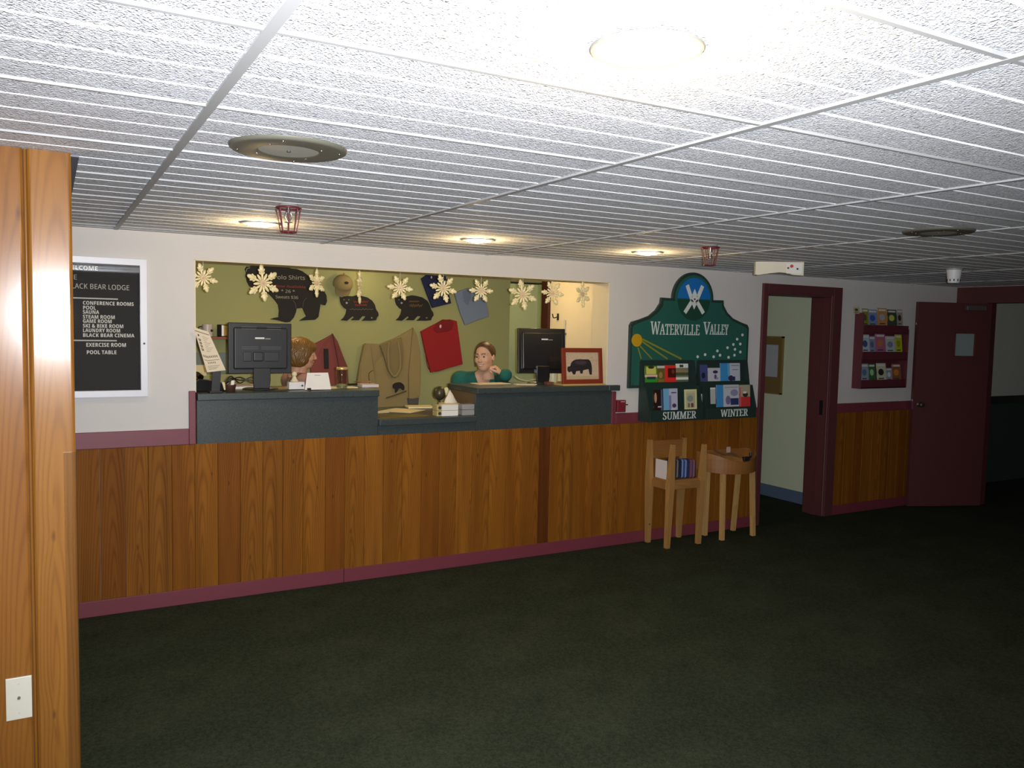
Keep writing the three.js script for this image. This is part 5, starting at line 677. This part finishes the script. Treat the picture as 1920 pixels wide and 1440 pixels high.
// palm, four fingers and a thumb; x to the thumb, y to the fingertips, z out of the palm
function handGeo(curl, skin, side = 1) {
  const chains = []; [[-0.027, 0.040, 0.80], [-0.009, 0.045, 1.0], [0.010, 0.044, 0.97], [0.028, 0.039, 0.90]].forEach(([x, y, s], i) => { let p = [x, y, 0], a = curl[0] + 0.05 * i; const L = [0.042 * s, 0.026 * s, 0.020 * s], r = [0.0090, 0.0082, 0.0075, 0.0066]; L.forEach((l, k) => { const q = [p[0] + (x * 0.10) * l / 0.04, p[1] + l * Math.cos(a), p[2] + l * Math.sin(a)]; chains.push([[...p, r[k]], [...q, r[k + 1]], i]); p = q; a += curl[1]; }); });
  const th = [[0.030, -0.018, 0.006, 0.012], [0.050, 0.012, 0.020, 0.0105], [0.050, 0.038, 0.034, 0.009], [0.042, 0.056, 0.044, 0.0075]];
  const f = (X, y, z) => { const x = X * side; let d = smin(ellS(x, y, z, [0.0, 0.002, 0], [0.040, 0.052, 0.017]), capS(x, y, z, [0, -0.04, 0, 0.024], [0, -0.10, 0, 0.026]), 0.02); const F = [9, 9, 9, 9]; for (const [a, b, i] of chains) F[i] = Math.min(F[i], capS(x, y, z, a, b)); for (const v of F) d = smin(d, v, 0.006); let t = 9; for (let k = 0; k < 3; k++) t = Math.min(t, capS(x, y, z, th[k], th[k + 1])); return smin(d, t, 0.008); };
  return paint(nets(f, [-0.075, -0.1, -0.035], [0.075, 0.15, 0.11], 0.0034), () => skin);
}
function basisFrom(y, z, at, s = 1) { const Y = y.clone().normalize(), X = new THREE.Vector3().crossVectors(Y, z).normalize(), Z = new THREE.Vector3().crossVectors(X, Y); return new THREE.Matrix4().makeBasis(X, Y, Z).scale(V(s, s, s)).setPosition(at); }
function bones(list, k) { return (x, y, z) => { let d = 9; for (const [a, b] of list) d = smin(d, capS(x, y, z, a, b), k); return d; }; }
const A = (v, r) => [v.x, v.y, v.z, r];
function clerk(label, J, o) { // J: joints in world metres
  const t = thing('person', label, 'person', [J.pelvis.x, 0, J.pelvis.z]), skin = o.skin;
  const arms = (i, s) => [[A(J.sh[i], 0.050 + i * 0), A(J.el[i], 0.040)], [A(J.el[i], 0.039), A(J.wr[i], 0.027)]];
  const legs = [0, 1].flatMap((i) => [[A(J.hip[i], 0.085), A(J.kn[i], 0.058)], [A(J.kn[i], 0.056), A(J.an[i], 0.036)], [A(J.an[i], 0.036), A(J.toe[i], 0.030)]]);
  const torso = [[A(J.pelvis, 0.125), A(J.waist, 0.105)], [A(J.waist, 0.105), A(J.chest, 0.115)], [A(J.sh[0], 0.058), A(J.sh[1], 0.058)], [A(J.chest, 0.11), A(J.neck, 0.055)], [A(J.neck, 0.053), A(J.head.clone().add(V(0, -0.09, 0)), 0.047)]];
  const all = [...torso, ...arms(0), ...arms(1), ...legs], pts = all.flat(), lo = [0, 1, 2].map((c) => Math.min(...pts.map((p) => p[c] - p[3])) - 0.03), hi = [0, 1, 2].map((c) => Math.max(...pts.map((p) => p[c] + p[3])) + 0.03);
  const bodyG = paint(nets(bones(all, 0.03), lo, hi, 0.012), () => skin);
  const headM = new THREE.Matrix4().makeRotationFromEuler(new THREE.Euler(o.nod, o.face, o.roll, 'YXZ')).setPosition(J.head);
  const hG = headGeo(skin, o.smile).applyMatrix4(headM), hands = [0, 1].map((i) => handGeo(o.curl[i], skin, o.side[i]).applyMatrix4(basisFrom(J.hand[i].clone().sub(J.wr[i]), o.palm[i], J.wr[i].clone().lerp(J.hand[i], 0.55), 0.95)));
  const clean = (g) => { const q = g.toNonIndexed(); q.deleteAttribute('uv'); return q; };
  subW(t, 'body', mergeGeometries([bodyG, hG, ...hands].map(clean)), new THREE.MeshStandardMaterial({ vertexColors: true, roughness: 0.55 }));
  for (const s of [-1, 1]) { const e = subW(t, 'eye', paint(new THREE.SphereGeometry(0.0105, 20, 14).toNonIndexed(), (x, y, z) => z > 0.0078 ? [0.02, 0.015, 0.01] : [0.5, 0.47, 0.42]).translate(s * 0.031, 0.0045, 0.0735).applyMatrix4(headM), new THREE.MeshStandardMaterial({ vertexColors: true, roughness: 0.25 })); }
  subW(t, 'hair', nets(o.hair, [-0.13, -0.16, -0.19], [0.13, 0.16, 0.14], 0.0042).applyMatrix4(headM), o.hairMat);
  const infl = (L, d) => L.map((seg) => seg.map(([x, y, z, r]) => [x, y, z, r + d])); const sleeve = (i) => [[A(J.sh[i], 0.068), A(J.sh[i].clone().lerp(J.el[i], o.sleeve), 0.052)]];
  const shirtSeg = [...infl(torso.slice(0, 4), 0.014), ...sleeve(0), ...sleeve(1)], sf = bones(shirtSeg, 0.03), nb = J.neck.clone().add(o.neckline); const l2 = [lo[0] - 0.03, J.pelvis.y - 0.1, lo[2] - 0.03], h2 = [hi[0] + 0.03, J.neck.y + 0.12, hi[2] + 0.03];
  subW(t, 'shirt', nets((x, y, z) => smax(smax(sf(x, y, z), -ellS(x, y, z, [nb.x, nb.y, nb.z], o.neckR), 0.008), J.pelvis.y - 0.06 - y, 0.01), l2, h2, 0.009), o.shirt);
  const pf = bones([...infl(legs.filter((_, i) => i % 3 < 2), 0.014), [A(J.pelvis, 0.138), A(J.waist.clone().lerp(J.pelvis, 0.6), 0.13)], [A(J.hip[0], 0.1), A(J.hip[1], 0.1)]], 0.03); subW(t, 'trousers', nets((x, y, z) => smax(pf(x, y, z), y - (J.pelvis.y + 0.03), 0.01), [lo[0], 0.04, lo[2]], [hi[0], J.pelvis.y + 0.1, hi[2]], 0.012), M(0.03, 0.03, 0.04, 0.9));
  for (const i of [0, 1]) subW(t, 'shoe', nets((x, y, z) => smax(bones([[A(J.an[i].clone().setY(0.045), 0.045), A(J.toe[i].clone().setY(0.035), 0.042)]], 0.01)(x, y, z), 0.002 - y, 0.006), [J.an[i].x - 0.3, -0.02, J.an[i].z - 0.3], [J.an[i].x + 0.3, 0.15, J.an[i].z + 0.3], 0.01), blackPlastic);
  return t;
}
{ // the clerk in green, chin on her hand
  const Hd = onZ(909, 669, -0.64), face = -0.92, wr = onZ(942, 703, -0.50), hd = onZ(929, 688, -0.53), el = onZ(950, 722, -0.45);
  const J = { head: Hd, neck: V(Hd.x + 0.115, 1.352, -0.89), chest: V(3.235, 1.15, -0.97), waist: V(3.25, 1.0, -1.04), pelvis: V(3.27, 0.90, -1.08), sh: [V(3.04, 1.318, -0.90), V(3.42, 1.312, -0.93)], el: [V(3.03, 1.05, -1.02), V(el.x + 0.085, 1.372, -0.635)], wr: [V(3.10, 0.90, -0.95), wr], hand: [V(3.13, 0.82, -0.92), hd], hip: [V(3.18, 0.88, -1.08), V(3.36, 0.88, -1.09)], kn: [V(3.17, 0.47, -1.05), V(3.37, 0.47, -1.06)], an: [V(3.17, 0.085, -1.12), V(3.37, 0.085, -1.13)], toe: [V(3.14, 0.035, -0.99), V(3.35, 0.035, -1.0)] };
  const lean = V(-0.085, 0, 0.165); for (const v of [J.neck, J.chest, J.waist, J.pelvis, ...J.sh, J.el[0], J.el[1], J.wr[0], J.hand[0], ...J.hip, ...J.kn, ...J.an, ...J.toe]) v.add(lean);
  const c0 = [0, 0.034, -0.018];
  clerk('smiling person in a teal top resting chin on hand behind the counter', J, { skin: [0.68, 0.40, 0.27], smile: 1, face, nod: 0.05, roll: 0.06, curl: [[0.25, 0.25], [1.0, 1.0]], side: [1, 1], palm: [V(0.3, 0, 1), V(-0.75, 0.1, -0.45)], sleeve: 1.0, neckline: V(-0.015, 0.02, 0.055), neckR: [0.075, 0.105, 0.10],
    shirt: M(0.012, 0.13, 0.105, 0.9), hairMat: M(0.085, 0.038, 0.014, 0.45), hair: (x, y, z) => { let d = smax(ellS(x, y, z, c0, [0.081, 0.093, 0.100]), (z - 0.030 - 0.50 * (y - 0.03)) * 0.85, 0.012); d = smax(d, -0.045 - y + 0.35 * (z + 0.05), 0.015); d = smin(d, ellS(x, y, z, [0, 0.035, -0.118], [0.040, 0.040, 0.032]), 0.012); d = smin(d, capS(x, y, z, [-0.071, 0.04, 0.02, 0.010], [-0.074, -0.075, 0.03, 0.005]), 0.010); return d; } });
}
{ // the clerk in profile behind the monitor
  const Hd = onZ(567, 663, -0.95), face = 1.36;
  const J = { head: Hd, neck: V(Hd.x - 0.025, 1.355, -0.975), chest: V(Hd.x - 0.02, 1.17, -1.0), waist: V(Hd.x - 0.02, 1.02, -1.02), pelvis: V(Hd.x - 0.02, 0.92, -1.03), sh: [V(Hd.x - 0.01, 1.305, -0.83), V(Hd.x - 0.03, 1.305, -1.16)], el: [V(Hd.x + 0.03, 1.06, -0.80), V(Hd.x + 0.02, 1.06, -1.2)], wr: [V(Hd.x + 0.10, 0.85, -0.84), V(Hd.x + 0.10, 0.85, -1.16)], hand: [V(Hd.x + 0.12, 0.77, -0.85), V(Hd.x + 0.12, 0.77, -1.15)], hip: [V(Hd.x - 0.02, 0.89, -0.94), V(Hd.x - 0.02, 0.89, -1.12)], kn: [V(Hd.x, 0.48, -0.93), V(Hd.x, 0.48, -1.13)], an: [V(Hd.x - 0.05, 0.085, -0.93), V(Hd.x - 0.05, 0.085, -1.13)], toe: [V(Hd.x + 0.08, 0.035, -0.92), V(Hd.x + 0.08, 0.035, -1.14)] };
  clerk('person with bobbed golden brown hair in profile behind the charcoal monitor', J, { skin: [0.58, 0.31, 0.20], smile: 0.2, face, nod: 0.1, roll: 0, curl: [[0.25, 0.3], [0.25, 0.3]], side: [1, -1], palm: [V(0, 0, -1), V(0, 0, 1)], sleeve: 0.95, neckline: V(0.04, 0.02, 0.0), neckR: [0.085, 0.085, 0.075],
    shirt: M(0.36, 0.20, 0.17, 0.9), hairMat: M(0.17, 0.085, 0.018, 0.42), hair: (x, y, z) => { const ax = Math.abs(x), wv = 0.0025 * Math.sin(Math.atan2(z + 0.02, ax) * 34 + 14 * vnoise(y * 30, z * 30, 77)); let d = ellS(x, y, z, [0, 0.030, -0.022], [0.090, 0.097, 0.112]); d = smin(d, ellS(x, y, z, [0.052 * Math.sign(x || 1), -0.035, -0.03], [0.042, 0.072, 0.080]), 0.04); d = smin(d, ellS(x, y, z, [0, -0.03, -0.075], [0.075, 0.075, 0.06]), 0.03); const open = Math.max(z - 0.104, 0) ; const cut = -ellS(x, y, z, [0, -0.055, 0.135], [0.10, 0.092, 0.098]); d = smin(d, ellS(x, y, z, [0, 0.058, 0.050], [0.064, 0.036, 0.052]), 0.02); return smax(d + wv, cut, 0.012) + open; } });
}
renderer.render(scene, camera);
